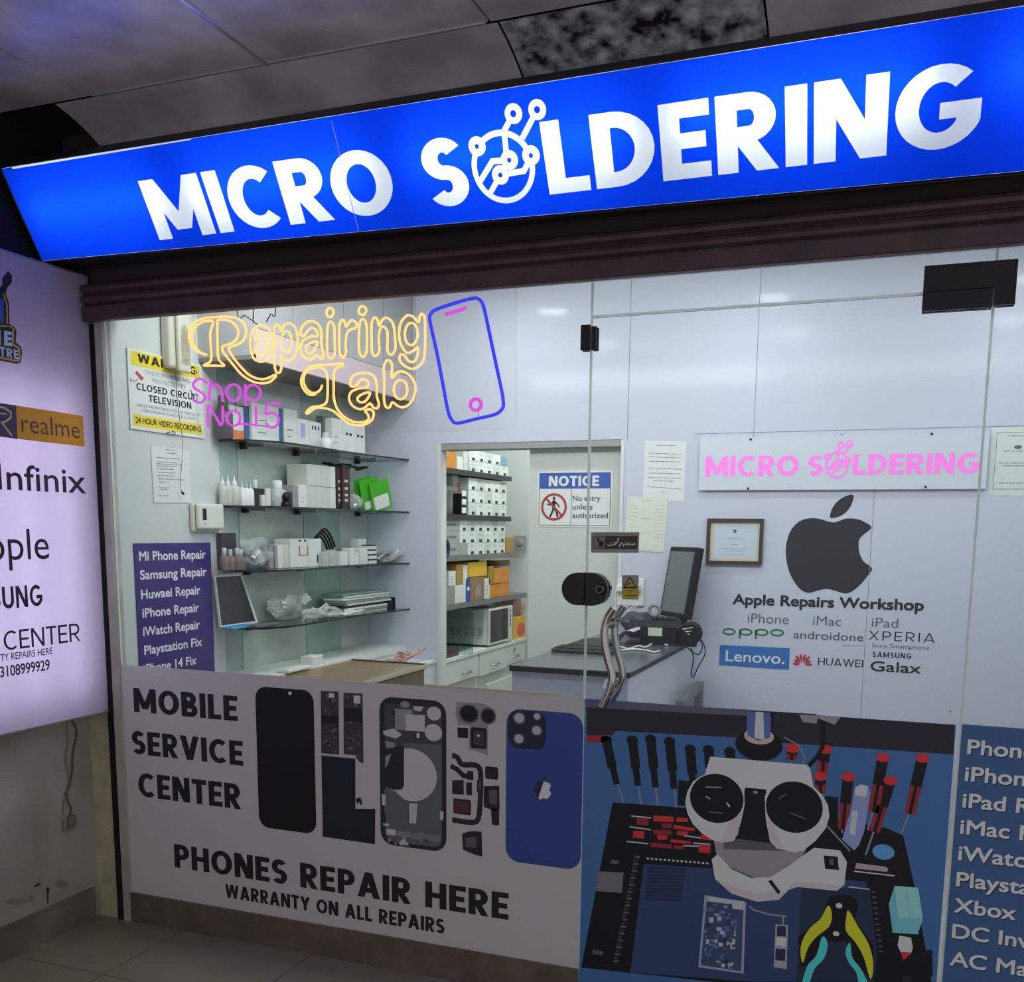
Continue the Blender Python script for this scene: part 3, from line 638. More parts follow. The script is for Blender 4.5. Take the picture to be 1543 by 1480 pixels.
a.ppoly(q(243, 985, 252, 972, 264, 985, 258, 1010, 256, 1062, 248, 1062, 248, 1010), st); a.ppoly(q(176, 975, 200, 955, 218, 955, 200, 972), st, smooth=3)
a.ppoly(q(20, 1055, 60, 1035, 120, 1040, 150, 1050, 90, 1072), st2, smooth=3); a.ppoly(q(285, 960, 320, 935, 370, 965, 320, 978), st2, smooth=3); a.ppoly(q(150, 1030, 172, 1010, 180, 1040, 160, 1058), st2, smooth=3)
a.build('stain', WALL_L)
# ------------------------------------------------------------------ neon sign on a clear board behind the left pane
NP = facing_front(.045); acr = glass_mat('clear acrylic board', (.985, .985, .985), .02); aedge = mat('acrylic edge', (196, 204, 202), rough=.3)
NS = thing('neon_sign', (1.0, .05, 1.925), 'lit orange, pink and blue neon sign on a clear board inside the left window', 'neon sign')
pane(G(), .40, 1.668, 1.926, 2.40, .050, .054, acr, aedge).build('acrylic_board', NS)
orange = emit_mat('warm neon', (255, 196, 118), 1.55); pink = emit_mat('pink neon', (226, 84, 232), 1.0); bluen = emit_mat('blue neon', (62, 66, 235), 1.05)
def neon(k, paths, m, r, y=.036, name='neon_tube'):
    g = G()
    for p in paths:
        cl = p[0] == 'c'; n = p[0] == 'e'
        if n:
            _, x, yy, rx, ry = p; c = NP.uv(*k(x, yy)[0]); a_ = abs(NP.uv(*k(x+rx, yy)[0])[0]-c[0]); b_ = abs(NP.uv(*k(x, yy-ry)[0])[1]-c[1])
            pts = [NP.at(c[0]+a_*cos(2*pi*i/28), c[1]+b_*sin(2*pi*i/28), .045-y) for i in range(28)]; g.tube(pts, r, m, 6, closed=True)
        else:
            uv = NP.uvs(k(*p[1:])); pts = catmull([tuple(NP.at(u, v, .045-y)) for u, v in uv], 5, cl); g.tube(pts, r, m, 6, closed=cl)
    return g.build(name, NS)
A_, B_, C_, D_ = crop(280, 460, 8.572), crop(440, 450, 7.0136), crop(440, 530, 7.0136), crop(280, 560, 9.644)
ro = .0042
neon(A_, [('c', 290,645, 200,620, 110,545, 65,440, 70,335, 125,240, 230,182, 400,160, 560,155, 680,175, 760,232, 800,330, 780,430, 710,500, 590,548, 575,575, 640,690, 740,812, 850,912, 980,960, 1080,945, 1170,905, 1178,930, 1090,1000, 980,1012, 870,985, 740,900, 620,760, 510,620, 490,565, 510,530, 600,502, 670,450, 700,375, 680,290, 610,220, 520,195, 440,203, 428,260, 430,500, 435,640, 455,720, 512,775, 495,788, 380,785, 258,785, 265,770, 330,740, 350,680, 345,550, 335,400, 345,320, 370,250, 368,212, 320,205, 220,228, 140,290, 102,380, 108,470, 150,560, 215,618)], orange, ro)
neon(A_, [('c', 915,550, 1000,548, 1065,540, 1115,490, 1130,420, 1100,330, 1040,275, 980,265, 910,300, 860,390, 850,510, 870,630, 910,705, 980,735, 1050,715, 1110,650, 1120,600, 1095,580, 1050,612, 1000,650, 950,640, 920,595), ('c', 922,468, 985,470, 1048,468, 1045,400, 1010,350, 970,350, 935,400)], orange, ro)
neon(A_, [('c', 1160,300, 1195,258, 1228,280, 1250,338, 1290,262, 1350,240, 1410,270, 1450,350, 1465,460, 1450,590, 1410,680, 1340,722, 1280,700, 1250,660, 1255,760, 1245,850, 1210,882, 1180,850, 1165,760, 1163,520), ('e', 1320,480,68,138)], orange, ro)
neon(B_, [('c', 130,402, 105,370, 120,310, 170,255, 230,245, 290,275, 325,350, 325,480, 345,580, 345,625, 315,640, 280,600, 230,640, 180,645, 125,600, 102,540, 115,470, 160,430, 220,405, 288,398, 270,340, 225,315, 180,350), ('c', 283,460, 220,470, 172,505, 167,555, 200,585, 250,550, 275,500)], orange, ro)
neon(B_, [('c', 422,248, 460,300, 466,450, 465,590, 425,636, 390,590, 385,450, 392,300), ('e', 416,153,38,48)], orange, ro)
neon(B_, [('c', 515,290, 545,230, 572,255, 586,300, 640,235, 692,262, 690,310, 620,340, 590,390, 580,500, 585,570, 550,627, 520,580, 513,450)], orange, ro)
neon(B_, [('c', 763,220, 800,280, 805,420, 800,570, 760,622, 725,560, 720,420, 730,270), ('e', 758,132,40,46)], orange, ro)
neon(B_, [('c', 855,270, 885,205, 918,230, 932,290, 970,230, 1020,210, 1080,270, 1100,400, 1105,540, 1060,600, 1022,550, 1025,430, 1018,345, 980,302, 943,330, 930,430, 935,560, 895,612, 860,570, 855,420)], orange, ro)
neon(B_, [('c', 1350,255, 1362,195, 1385,170, 1415,210, 1420,400, 1415,580, 1390,680, 1300,746, 1210,720, 1150,655, 1160,600, 1200,605, 1250,670, 1310,665, 1340,600, 1340,520, 1310,545, 1230,580, 1170,500, 1145,400, 1160,270, 1220,190, 1270,185, 1310,215), ('e', 1273,380,68,118)], orange, ro)
neon(C_, [('o', 335,355, 310,410, 250,442, 190,418, 145,350, 140,270, 180,200, 260,170, 330,177, 375,220, 390,300, 390,470, 370,550, 300,580, 220,592, 170,640, 180,657, 260,600, 350,600, 440,625, 510,680, 600,752, 700,780, 790,770, 860,720, 877,650, 840,612, 785,628, 810,660, 825,710, 780,745, 680,747, 580,702, 500,620, 460,510, 455,380, 457,240, 480,182, 550,148, 540,130, 430,140, 260,150, 180,185, 122,265, 113,340, 148,415, 205,460, 265,452)], orange, ro)
neon(C_, [('c', 640,372, 630,330, 660,260, 740,230, 830,235, 890,280, 910,360, 910,470, 932,560, 910,602, 870,590, 838,550, 780,597, 720,610, 650,570, 617,500, 640,430, 710,395, 800,378, 823,335, 780,295, 730,310, 690,362), ('c', 838,435, 760,450, 707,492, 722,532, 770,537, 812,500)], orange, ro)
neon(C_, [('c', 985,160, 1028,95, 1070,140, 1068,278, 1120,227, 1190,215, 1270,270, 1317,370, 1300,480, 1250,560, 1180,592, 1120,570, 1075,538, 1045,590, 1005,585, 985,500, 990,350), ('e', 1160,405,72,102)], orange, ro)
rp = .0045
neon(D_, [('o', 330,165, 250,115, 180,125, 132,180, 150,245, 220,290, 285,340, 298,400, 250,450, 180,447, 125,405)], pink, rp)
neon(D_, [('o', 375,130, 370,300, 365,430), ('o', 370,250, 420,200, 480,200, 522,250, 548,330, 553,440)], pink, rp)
neon(D_, [('e', 715,310,105,118)], pink, rp)
neon(D_, [('o', 888,190, 885,350, 890,500), ('e', 998,312,108,112)], pink, rp)
neon(D_, [('o', 345,815, 340,650, 345,500), ('o', 352,490, 450,650, 525,785), ('o', 530,785, 556,720, 556,500)], pink, rp)
neon(D_, [('e', 715,682,97,110), ('o', 790,768, 900,765, 1035,780)], pink, rp)
neon(D_, [('o', 1040,500, 1042,650, 1045,805)], pink, rp)
neon(D_, [('o', 1390,478, 1290,470, 1200,478), ('o', 1198,482, 1185,550, 1178,630), ('o', 1182,628, 1240,605, 1320,620, 1372,690, 1360,760, 1310,808, 1240,808, 1180,755)], pink, rp)
E_ = crop(440, 430, 4.409)
neon(E_, [('c', 925,245, 930,195, 965,165, 1080,125, 1210,90, 1250,98, 1278,140, 1310,280, 1350,470, 1395,680, 1410,770, 1405,820, 1355,860, 1230,890, 1110,918, 1072,900, 1045,840, 1010,660, 970,450)], bluen, .0058)
neon(E_, [('o', 1025,198, 1095,178, 1165,153), ('e', 1228,795,36,38)], pink, .006)
wire = mat('grey wire', (96, 90, 92), rough=.6)
g = G()
for s_ in ((1240, 840, 1243, 885),): g.tube([NP.at(*NP.uv(*q), -.001) for q in E_(*s_)], .0012, wire, 6)
for s_ in ((1060, 710, 1180, 715), (545, 465, 600, 460), (120, 390, 60, 260), (720, 470, 720, 600)): g.tube([NP.at(*NP.uv(*q), -.002) for q in D_(*s_)], .0016, wire, 6)
g.build('connecting_wire', NS)
tagged = G().tube([(.75, .052, 2.40), (.75, .052, 2.44)], .0012, wire, 6); tagged.tube([(1.4, .052, 2.40), (1.4, .052, 2.44)], .0012, wire, 6); tagged.build('hanging_wire', NS)

# ------------------------------------------------------------------ printed graphics on the lower glass
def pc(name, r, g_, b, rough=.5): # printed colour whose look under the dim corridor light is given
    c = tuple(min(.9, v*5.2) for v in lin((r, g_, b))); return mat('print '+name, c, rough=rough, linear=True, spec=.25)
PW = facing_front(-.001)
bl_ = pc('black', 16, 16, 17); wp = pc('white sheet', 102, 99, 99, .45)
MP = thing('window_poster', (1.0, -.001, .122), 'grey white printed poster on the lower left glass with exploded phone pictures', 'poster')
g = G().box(.034, 1.9365, -.0015, -.0005, .122, 1.058, wp); g.build('poster_sheet', MP)
ua, ub = PW.uv(640, 1030)[0], PW.uv(843, 1043)[0]; G().box(ua, ub, -.004, -.0005, 1.0585, 1.066, mat('cream board edge', (206, 198, 172), rough=.6)).build('board_edge', MP)
PM = facing_front(-.0016); c2, c3 = crop(160, 980, 2.96), crop(460, 1020, 3.2163)
def mp(fn, d=.0003, name='printed_shape'):
    a = Art(PM, d); fn(a); return a.build(name, MP)
kk = lambda f, x, y: f(x, y)[0]
for txt, bl, tl, br in (('MOBILE', kk(c2, 125, 275), kk(c2, 122, 168), kk(c2, 588, 316)), ('SERVICE', kk(c2, 118, 462), kk(c2, 116, 358), kk(c2, 612, 515)), ('CENTER', kk(c2, 146, 655), kk(c2, 142, 548), kk(c2, 602, 706)),
                        ('PHONES REPAIR HERE', kk(c2, 306, 960), kk(c2, 304, 856), kk(c3, 985, 1188)), ('WARRANTY ON ALL REPAIRS', kk(c2, 532, 1102), kk(c2, 530, 1042), kk(c3, 675, 1246))):
    a = Art(PM, .0003); a.pcaps(txt, bl, tl, br, bl_, w=.255, t=.2, gap=.1); a.build('lettering', MP)
# phone front
mp(lambda a: a.prrect(kk(c2, 664, 160), kk(c2, 938, 822), .045, pc('screen black', 12, 12, 13)), name='printed_phone')
mp(lambda a: a.pell(kk(c2, 820, 192), 2.6, 2.6, pc('pale dot', 150, 150, 150)), .0006, 'camera_dot')
# boards and battery
bo = pc('board', 32, 31, 34); bo2 = pc('board chip', 62, 60, 64); bo3 = pc('board dark', 16, 16, 20); rn = random.Random(3)
def board(a, q, n, dd=.0003):
    a.ppoly(c3(*q), bo); (u0, v0), (u1, v1) = PM.uv(*c3(q[0], q[1])[0]), PM.uv(*c3(q[4], q[5])[0])
    for i in range(n):
        u = rn.uniform(min(u0, u1)+.004, max(u0, u1)-.012); v = rn.uniform(min(v0, v1)+.004, max(v0, v1)-.012); w, h_ = rn.uniform(.003, .012), rn.uniform(.003, .011)
        a.poly([(u, v), (u+w, v), (u+w, v+h_), (u, v+h_)], rn.choice([bo2, bo3, bo3, bo2, pc('chip brown', 44, 38, 36)]), dd+.0003+.00002*i)
def boards(a):
    board(a, (75, 68, 162, 72, 165, 378, 78, 370), 46); board(a, (185, 76, 278, 82, 282, 386, 186, 374), 46)
    a.ppoly(c3(240, 384, 282, 386, 282, 420, 262, 412, 250, 396), bo); a.ppoly(c3(115, 78, 142, 80, 142, 102, 115, 100), pc('chip pale', 110, 108, 112), .0016); a.ppoly(c3(235, 90, 268, 92, 268, 130, 236, 128), pc('chip pale', 1, 1, 1), .0016)
    a.ppoly(c3(80, 185, 160, 190, 160, 228, 80, 222), bo3, .0016); a.ppoly(c3(190, 150, 275, 156, 275, 220, 190, 214), bo3, .0016)
mp(boards, name='printed_board')
mp(lambda a: (a.ppoly(c3(78, 381, 243, 397, 243, 640, 340, 640, 338, 812, 85, 775), pc('battery', 17, 17, 24)), a.ppoly(c3(245, 590, 268, 584, 278, 615, 268, 622, 262, 606, 250, 618), bl_)), name='printed_battery')
# opened phone frame
def frame(a):
    fr = pc('frame black', 22, 22, 24); mid_ = pc('frame grey', 50, 51, 55); lt_ = pc('frame light', 104, 101, 104); md = pc('frame mid', 76, 75, 79)
    a.prrect(kk(c3, 358, 94), kk(c3, 684, 852), .05, fr); a.d = .0006
    a.prrect(kk(c3, 385, 128), kk(c3, 662, 830), .03, mid_); a.d = .0009
    a.ppoly(c3(385, 130, 660, 150, 660, 330, 480, 320, 385, 380), pc('frame dark grey', 36, 36, 39))
    for s_ in ((435, 155, 520, 160, 520, 262, 435, 256),): a.ppoly(c3(*s_), md, .0012)
    a.ppoly(c3(485, 180, 580, 186, 580, 266, 487, 260), lt_, .0015); a.ppoly(c3(525, 142, 575, 145, 560, 168, 528, 162), lt_, .0015)
    for q in ((625, 178, 34), (622, 270, 42)): a.pell(kk(c3, q[0], q[1]), q[2]/3.2, q[2]/3.2, lt_, .0015)
    a.ppoly(c3(378, 262, 430, 250, 470, 280, 440, 300, 380, 280), lt_, .0015); a.ppoly(c3(388, 310, 438, 320, 436, 368, 400, 372), md, .0015); a.pell(kk(c3, 484, 134), 7, 5, md, .0015)
    a.ppoly(c3(535, 268, 562, 270, 560, 305, 535, 302), fr, .0015); a.ppoly(c3(540, 272, 556, 273, 555, 298, 540, 296), lt_, .0018)
    a.pell(kk(c3, 512, 475), 126/3.2, 128/3.2, lt_, .0018)
    a.ppoly(c3(384, 350, 480, 330, 480, 528, 470, 545, 430, 548, 384, 530), fr, .0021); a.ppoly(c3(384, 545, 435, 552, 500, 612, 500, 700, 384, 660), mid_, .0021)
    a.ppoly(c3(390, 385, 418, 372, 400, 430, 388, 440), md, .0024)
    a.ppoly(c3(505, 612, 545, 614, 538, 712, 505, 708), lt_, .0024)
    a.ppoly(c3(388, 738, 660, 770, 650, 800, 390, 765), pc('frame strip', 64, 64, 68), .0024)
    for s_ in ((373, 568, 392, 572, 390, 625, 374, 620), (655, 650, 672, 652, 670, 695, 654, 690), (395, 735, 440, 740, 438, 768, 398, 762), (455, 800, 480, 782, 505, 815, 460, 815), (378, 708, 408, 712, 406, 724, 380, 720)): a.ppoly(c3(*s_), lt_, .0027)
    for i in range(26):
        x, y = rn.uniform(390, 640), rn.choice([rn.uniform(135, 250), rn.uniform(745, 825)]); w, h_ = rn.uniform(6, 26), rn.uniform(6, 18)
        a.ppoly(c3(x, y, x+w, y, x+w, y+h_, x, y+h_), rn.choice([fr, md, mid_]), .00275+.00002*i) if not (480 < x < 660 and y < 300) else None
mp(frame, name='printed_phone_frame')
def cams(a):
    md = pc('frame mid', 1, 1, 1); lens = pc('lens black', 16, 16, 18); l2 = pc('lens ring', 46, 42, 46)
    a.ppoly(c3(735, 122, 860, 128, 920, 160, 922, 215, 880, 240, 740, 235, 728, 180), md); a.pell(kk(c3, 793, 180), 49/3.2, 46/3.2, l2, .0006); a.pell(kk(c3, 886, 190), 38/3.2, 40/3.2, l2, .0006)
    a.pell(kk(c3, 793, 178), 41/3.2, 38/3.2, lens, .0009); a.pell(kk(c3, 886, 190), 30/3.2, 32/3.2, lens, .0009)
    a.ppoly(c3(738, 245, 790, 248, 788, 298, 738, 294), lens); a.ppoly(c3(798, 236, 886, 236, 884, 384, 860, 370, 790, 352), md, .0006); a.prrect(kk(c3, 802, 243), kk(c3, 880, 352), .008, lens, .0009); a.prrect(kk(c3, 815, 260), kk(c3, 868, 335), .006, pc('maroon lens', 40, 28, 30), .0012)
    a.pell(kk(c3, 840, 285), 2, 2, pc('pale dot', 1, 1, 1), .0015)
mp(cams, name='printed_camera_module')
def flex(a):
    fb = pc('flex black', 20, 19, 21)
    a.pline(c3(712, 380, 738, 392, 760, 425, 825, 428, 848, 455, 850, 520, 848, 600, 838, 690, 800, 706, 712, 693), .019, fb, smooth=3); a.pline(c3(705, 432, 735, 448, 768, 480, 800, 482), .018, fb)
    for s_ in ((785, 455, 815, 458, 815, 502, 785, 498), (712, 502, 768, 500, 768, 572, 712, 568), (780, 512, 808, 512, 808, 575, 780, 572), (832, 500, 858, 500, 858, 560, 832, 560), (865, 530, 940, 528, 942, 640, 915, 650, 865, 630), (900, 640, 940, 640, 940, 722, 905, 716), (760, 760, 800, 748, 855, 750, 858, 872, 820, 862, 765, 838)): a.ppoly(c3(*s_), fb, .0006)
    a.prrect(kk(c3, 872, 433), kk(c3, 935, 500), .007, fb, .0006); a.prrect(kk(c3, 718, 588), kk(c3, 803, 672), .006, fb, .0006); a.prrect(kk(c3, 727, 598), kk(c3, 795, 662), .004, pc('maroon chip', 46, 26, 28), .0009)
    for s_ in ((890, 550, 930, 550, 930, 620, 892, 615), (775, 780, 830, 775, 830, 830, 778, 825), (840, 505, 852, 505, 852, 550, 840, 550)): a.ppoly(c3(*s_), pc('flex grey', 48, 46, 48), .0009)
mp(flex, name='printed_flex_cable')
def bluephone(a):
    a.prrect(kk(c3, 976, 152), kk(c3, 1334, 940), .05, pc('blue phone', 28, 36, 74)); cb = pc('blue phone camera', 20, 20, 32); a.d = .0006
    a.prrect(kk(c3, 985, 158), kk(c3, 1166, 358), .036, cb)
    for x, y, r in ((1038, 200, 34), (1124, 192, 22), (1122, 260, 30), (1036, 300, 30)): a.pell(kk(c3, x, y), r/3.2, r/3.2, pc('lens rim', 34, 34, 40), .0009); a.pell(kk(c3, x, y), r*.72/3.2, r*.72/3.2, pc('lens glare', 96, 94, 98), .0012)
    body = (1112, 545, 1118, 515, 1140, 505, 1152, 512, 1166, 508, 1186, 518, 1192, 528, 1182, 545, 1192, 565, 1184, 582, 1170, 592, 1154, 588, 1140, 594, 1124, 584, 1114, 565)
    a.ppoly(c3(*body), pc('fruit dark', 24, 24, 34), .0009); a.ppoly(c3(1156, 508, 1166, 508, 1186, 518, 1192, 528, 1182, 545, 1192, 565, 1184, 582, 1170, 592, 1154, 588, 1140, 594, 1130, 588), pc('fruit pale', 120, 116, 122), .0012)
    a.ppoly(c3(1152, 500, 1154, 486, 1168, 484, 1166, 496), pc('fruit dark', 1, 1, 1), .0009)
mp(bluephone, name='printed_blue_phone')

# microscope photograph on the glass door
DPo = thing('door_poster', (2.5, -.001, .07), 'large printed microscope workbench photograph covering the lower half of the glass door', 'poster')
zt2 = 1.056
PD = facing_front(-.0016); a_, b_ = crop(870, 1050, 3.4417), crop(1130, 1050, 3.4407)
G().box(1.941, 3.052, -.0015, -.0005, .07, zt2, pc('bench blue', 35, 58, 88)).build('poster_sheet', DPo)
def dp(name, items, d0=.0006, step=.00002):
    a = Art(PD, d0*.4); d = d0*.4
    for it in items:
        kind, f, c, m = it[:4]
        if kind == 'p': a.ppoly(f(*c), m, d, smooth=it[4] if len(it) > 4 else 0)
        elif kind == 'e': a.pell(kk(f, c[0], c[1]), c[2]/3.44, c[3]/3.44, m, d)
        elif kind == 'l': a.pline(f(*c), it[4]/3.44/430, m, d)
        d += step
    return a.build(name, DPo)
dk = pc('bench dark', 24, 22, 28); blk2 = pc('tool black', 12, 12, 15); red = pc('tool red', 116, 28, 30); dred = pc('tool dark red', 84, 24, 28); sh = pc('shaft grey', 70, 74, 84)
wht = pc('scope white', 136, 129, 126); wh2 = pc('scope shade', 112, 106, 106); gr = pc('scope grey', 82, 80, 84); gr2 = pc('scope dark grey', 50, 49, 52); mb = pc('mat blue', 28, 37, 60); mb2 = pc('mat dark', 22, 27, 42)
dp('bench_edge', [('p', a_, (48, 18, 1239, 90, 1240, 232, 700, 205, 50, 170), dk), ('p', b_, (0, 75, 1062, 145, 1056, 300, 400, 255, 0, 228), dk), ('p', a_, (48, 18, 900, 68, 900, 100, 48, 55), pc('bench grey strip', 52, 50, 62)), ('p', a_, (48, 195, 120, 200, 180, 215, 120, 240, 48, 236), dred), ('p', a_, (48, 155, 150, 175, 230, 80, 270, 90, 180, 200, 48, 200), dk)])
it = []
for x0, y0, x1, y1, x2, y2 in ((150, 225, 205, 455, 240, 550), (285, 225, 314, 462, 330, 560), (380, 220, 405, 470, 418, 570), (478, 232, 502, 478, 512, 578), (585, 272, 600, 470, 604, 560), (680, 275, 690, 400, 690, 420), (790, 285, 795, 330, 796, 340)):
    it = [('l', a_, (x1, y1-10, x2, y2), sh, 9), ('l', a_, (x0, y0, (x0+x1)/2+4, (y0+y1)/2+30), blk2, 46), ('l', a_, ((x0+x1)/2, (y0+y1)/2, x1, y1), blk2, 32), ('e', a_, (x0, y0, 30, 24), blk2)]
    dp('printed_screwdriver', it)
dp('printed_mat', [('p', a_, (183, 548, 600, 580, 1239, 620, 1600, 680, 1690, 720, 1750, 990, 1840, 1500, 900, 1500, 20, 1405), blk2), ('p', a_, (345, 868, 690, 890, 1160, 930, 1500, 960, 1520, 1478, 900, 1478, 275, 1430), mb), ('p', b_, (270, 985, 622, 998, 660, 1340, 640, 1478, 240, 1478), mb2),
    ('p', a_, (105, 905, 240, 912, 232, 1018, 98, 1008), pc('mat square', 62, 62, 66)), ('p', a_, (175, 845, 215, 848, 213, 868, 173, 866), gr2), ('e', b_, (692, 805, 58, 40), pc('hole blue', 52, 84, 130))]
    + [('l', a_, (325-i*7.3, 832+i*36, 298-i*7.3, 831+i*36), gr2, 12) for i in range(16)] + [('l', a_, (312-i*3.6, 850+i*18, 292-i*3.6, 850+i*18), gr2, 5) for i in range(30)]
    + [('l', a_, (360+i*22, 838+i*1.8, 372+i*22, 839+i*1.8), pc('mat ticks', 110, 110, 118), 9) for i in range(15)] + [('l', a_, (362+j*3-i*2, 885+i*18+j*.3, 385+j*25-i*2, 886+i*18+j), mb2, 10) for i in range(10) for j in (2, 7)]
    + [('l', b_, (630+i*3.4, 1010+i*28, 652+i*3.4, 1012+i*28), gr2, 7) for i in range(12)] + [('p', a_, (80, 1310, 135, 1318, 132, 1340, 78, 1332), gr2)])
it = [('p', a_, s_, red if i % 3 else dred) for i, s_ in enumerate(((310, 625, 370, 628, 368, 668, 308, 662), (395, 615, 500, 622, 498, 650, 395, 646), (515, 625, 575, 630, 573, 650, 513, 648), (440, 655, 490, 658, 486, 682, 440, 680), (500, 664, 612, 682, 608, 697, 498, 684), (290, 694, 347, 698, 345, 736, 288, 730), (395, 690, 490, 692, 488, 715, 395, 712), (520, 694, 580, 700, 560, 724, 515, 715), (640, 714, 700, 720, 700, 745, 640, 738), (380, 756, 492, 766, 490, 788, 380, 778), (412, 715, 470, 720, 462, 742, 418, 740), (485, 738, 590, 750, 585, 764, 485, 755), (500, 770, 555, 772, 550, 790, 500, 788), (628, 768, 692, 772, 690, 812, 630, 806)))]
it += [('l', a_, s_, pc('rod pale', 110, 106, 112), 6) for s_ in ((280, 618, 382, 628), (272, 674, 382, 690), (255, 750, 368, 762), (555, 720, 640, 732), (550, 772, 630, 774), (600, 758, 690, 766))]
dp('printed_bit_set', it, .0026)
rn = random.Random(11); ph = [('p', a_, (660, 1028, 875, 1064, 862, 1436, 628, 1402), pc('phone rim', 88, 92, 104)), ('p', a_, (672, 1040, 862, 1074, 850, 1424, 640, 1392), pc('phone inside', 34, 40, 60))]
for i in range(90):
    v = rn.random(); u = rn.random(); x = 660+u*165-v*22; y = 1060+v*310+u*28; w, h_ = rn.uniform(6, 26), rn.uniform(6, 30)
    ph.append(('p', a_, (x, y, x+w, y+w*.15, x+w-2, y+h_, x-1, y+h_), rn.choice([pc('phone blue', 62, 76, 104), pc('phone pale', 104, 108, 110), pc('phone dark', 26, 30, 46), pc('phone slate', 48, 58, 84), pc('phone olive', 112, 112, 86) if x > 760 and y > 1180 else pc('phone slate', 48, 58, 84)])))
ph += [('p', a_, (675, 1035, 800, 1052, 800, 1075, 675, 1060), pc('phone pale', 104, 108, 110)), ('p', a_, (800, 1050, 865, 1060, 862, 1105, 805, 1098), pc('phone pale', 104, 108, 110))]
dp('printed_phone', ph, .0026)
dp('printed_board', [('l', a_, (890, 1085, 915, 1105, 990, 1128, 1085, 1140), gr, 8), ('p', a_, (1028, 1180, 1092, 1184, 1086, 1412, 1018, 1402), pc('board rim', 92, 92, 98)), ('p', a_, (1036, 1188, 1082, 1190, 1082, 1245, 1034, 1240), mb2), ('p', a_, (1034, 1250, 1082, 1252, 1080, 1295, 1032, 1290), pc('board pale', 128, 126, 126)), ('p', a_, (1028, 1305, 1080, 1308, 1078, 1370, 1026, 1366), mb2), ('l', a_, (1068, 1140, 1066, 1180), gr, 8)], .0026)
dp('printed_tool_box', [('p', a_, (525, 432, 600, 440, 600, 570, 520, 560), blk2)], .0028)
it = []
for x0, y0, x1, y1, x2, y2 in ((690, 315, 640, 600, 610, 690), (390, 272, 375, 400, 375, 405), (222, 268, 215, 330, 215, 335), (365, 412, 368, 500, 368, 505), (510, 415, 480, 690, 478, 705), (728, 435, 645, 700, 600, 820), (895, 318, 828, 610, 785, 705)):
    mx_, my_ = (x0+x1)/2, (y0+y1)/2
    it = [('l', b_, (x1, y1-10, x2, y2), sh, 8), ('l', b_, (x0, y0, mx_, my_), blk2, 46), ('l', b_, (mx_, my_, x1, y1), dred, 44), ('l', b_, (mx_, my_, x1, y1), blk2, 14), ('e', b_, (x0, y0, 36, 24), red)]
    dp('printed_red_screwdriver', it, .0026)
dp('printed_bottle', [('p', b_, (545, 470, 575, 452, 615, 462, 625, 500, 592, 700, 565, 770, 540, 796, 478, 740, 520, 600), pc('bottle', 76, 84, 112)), ('p', b_, (545, 470, 575, 455, 612, 465, 600, 520, 545, 510), pc('bottle cap', 112, 112, 124)), ('p', b_, (530, 590, 560, 590, 545, 720, 515, 710), pc('bottle light', 104, 110, 132))], .0036)
dp('printed_side_box', [('p', b_, (392, 515, 458, 520, 455, 640, 470, 780, 345, 775, 350, 650), blk2)], .0034)
dp('printed_rod', [('p', b_, (552, 862, 700, 880, 718, 892, 710, 908, 545, 890), pc('rod light', 96, 90, 92)), ('l', b_, (540, 904, 750, 928), pc('rod pale', 1, 1, 1), 6), ('l', b_, (400, 670, 520, 800), sh, 8), ('l', b_, (510, 985, 620, 998), pc('rod pale', 1, 1, 1), 5)], .0034)
dp('printed_teal_box', [('p', b_, (750, 980, 872, 990, 897, 1150, 770, 1146), pc('teal light', 84, 128, 132)), ('p', b_, (750, 980, 770, 1146, 740, 1222, 720, 1075), pc('teal dark', 58, 104, 114)), ('p', b_, (770, 1146, 897, 1150, 870, 1232, 738, 1222), pc('teal mid', 64, 106, 112)), ('l', b_, (808, 984, 830, 1148), pc('teal mid', 1, 1, 1), 4)], .0034)
dp('printed_brush', [('p', b_, (775, 1238, 835, 1248, 845, 1300, 830, 1345, 790, 1340, 765, 1290), pc('cap pale', 116, 114, 122)), ('p', b_, (785, 1322, 838, 1326, 822, 1365, 792, 1360), red), ('p', b_, (790, 1362, 825, 1366, 840, 1478, 790, 1478), dk), ('p', b_, (715, 1300, 765, 1285, 790, 1370, 850, 1320, 945, 1312, 948, 1450, 720, 1445), blk2)], .0034)
yl = pc('plier yellow', 160, 146, 24); tl_ = pc('plier teal', 44, 116, 128)
dp('printed_pliers', [('p', b_, (405, 1050, 440, 1030, 525, 1032, 560, 1075, 545, 1150, 500, 1260, 415, 1262, 380, 1180), blk2, 3), ('p', b_, (250, 1250, 400, 1130, 420, 1260, 330, 1400, 262, 1395), blk2), ('p', b_, (480, 1240, 520, 1130, 640, 1290, 640, 1470, 560, 1400), blk2),
    ('p', b_, (405, 1082, 425, 1125, 412, 1190, 350, 1240, 302, 1300, 276, 1378, 262, 1330, 272, 1265, 310, 1200, 368, 1148), yl, 3), ('p', b_, (512, 1108, 500, 1140, 498, 1212, 545, 1270, 590, 1350, 625, 1464, 640, 1385, 615, 1280, 560, 1190), yl, 3),
    ('p', b_, (375, 1242, 404, 1280, 385, 1355, 335, 1410, 305, 1490, 270, 1490, 298, 1395, 345, 1340), tl_, 3), ('p', b_, (520, 1272, 495, 1320, 512, 1375, 552, 1430, 568, 1490, 612, 1490, 575, 1410, 530, 1350), tl_, 3), ('e', b_, (462, 1083, 17, 14), pc('rivet', 130, 124, 122)), ('e', b_, (447, 1228, 17, 13), pc('rivet', 1, 1, 1))], .0038)
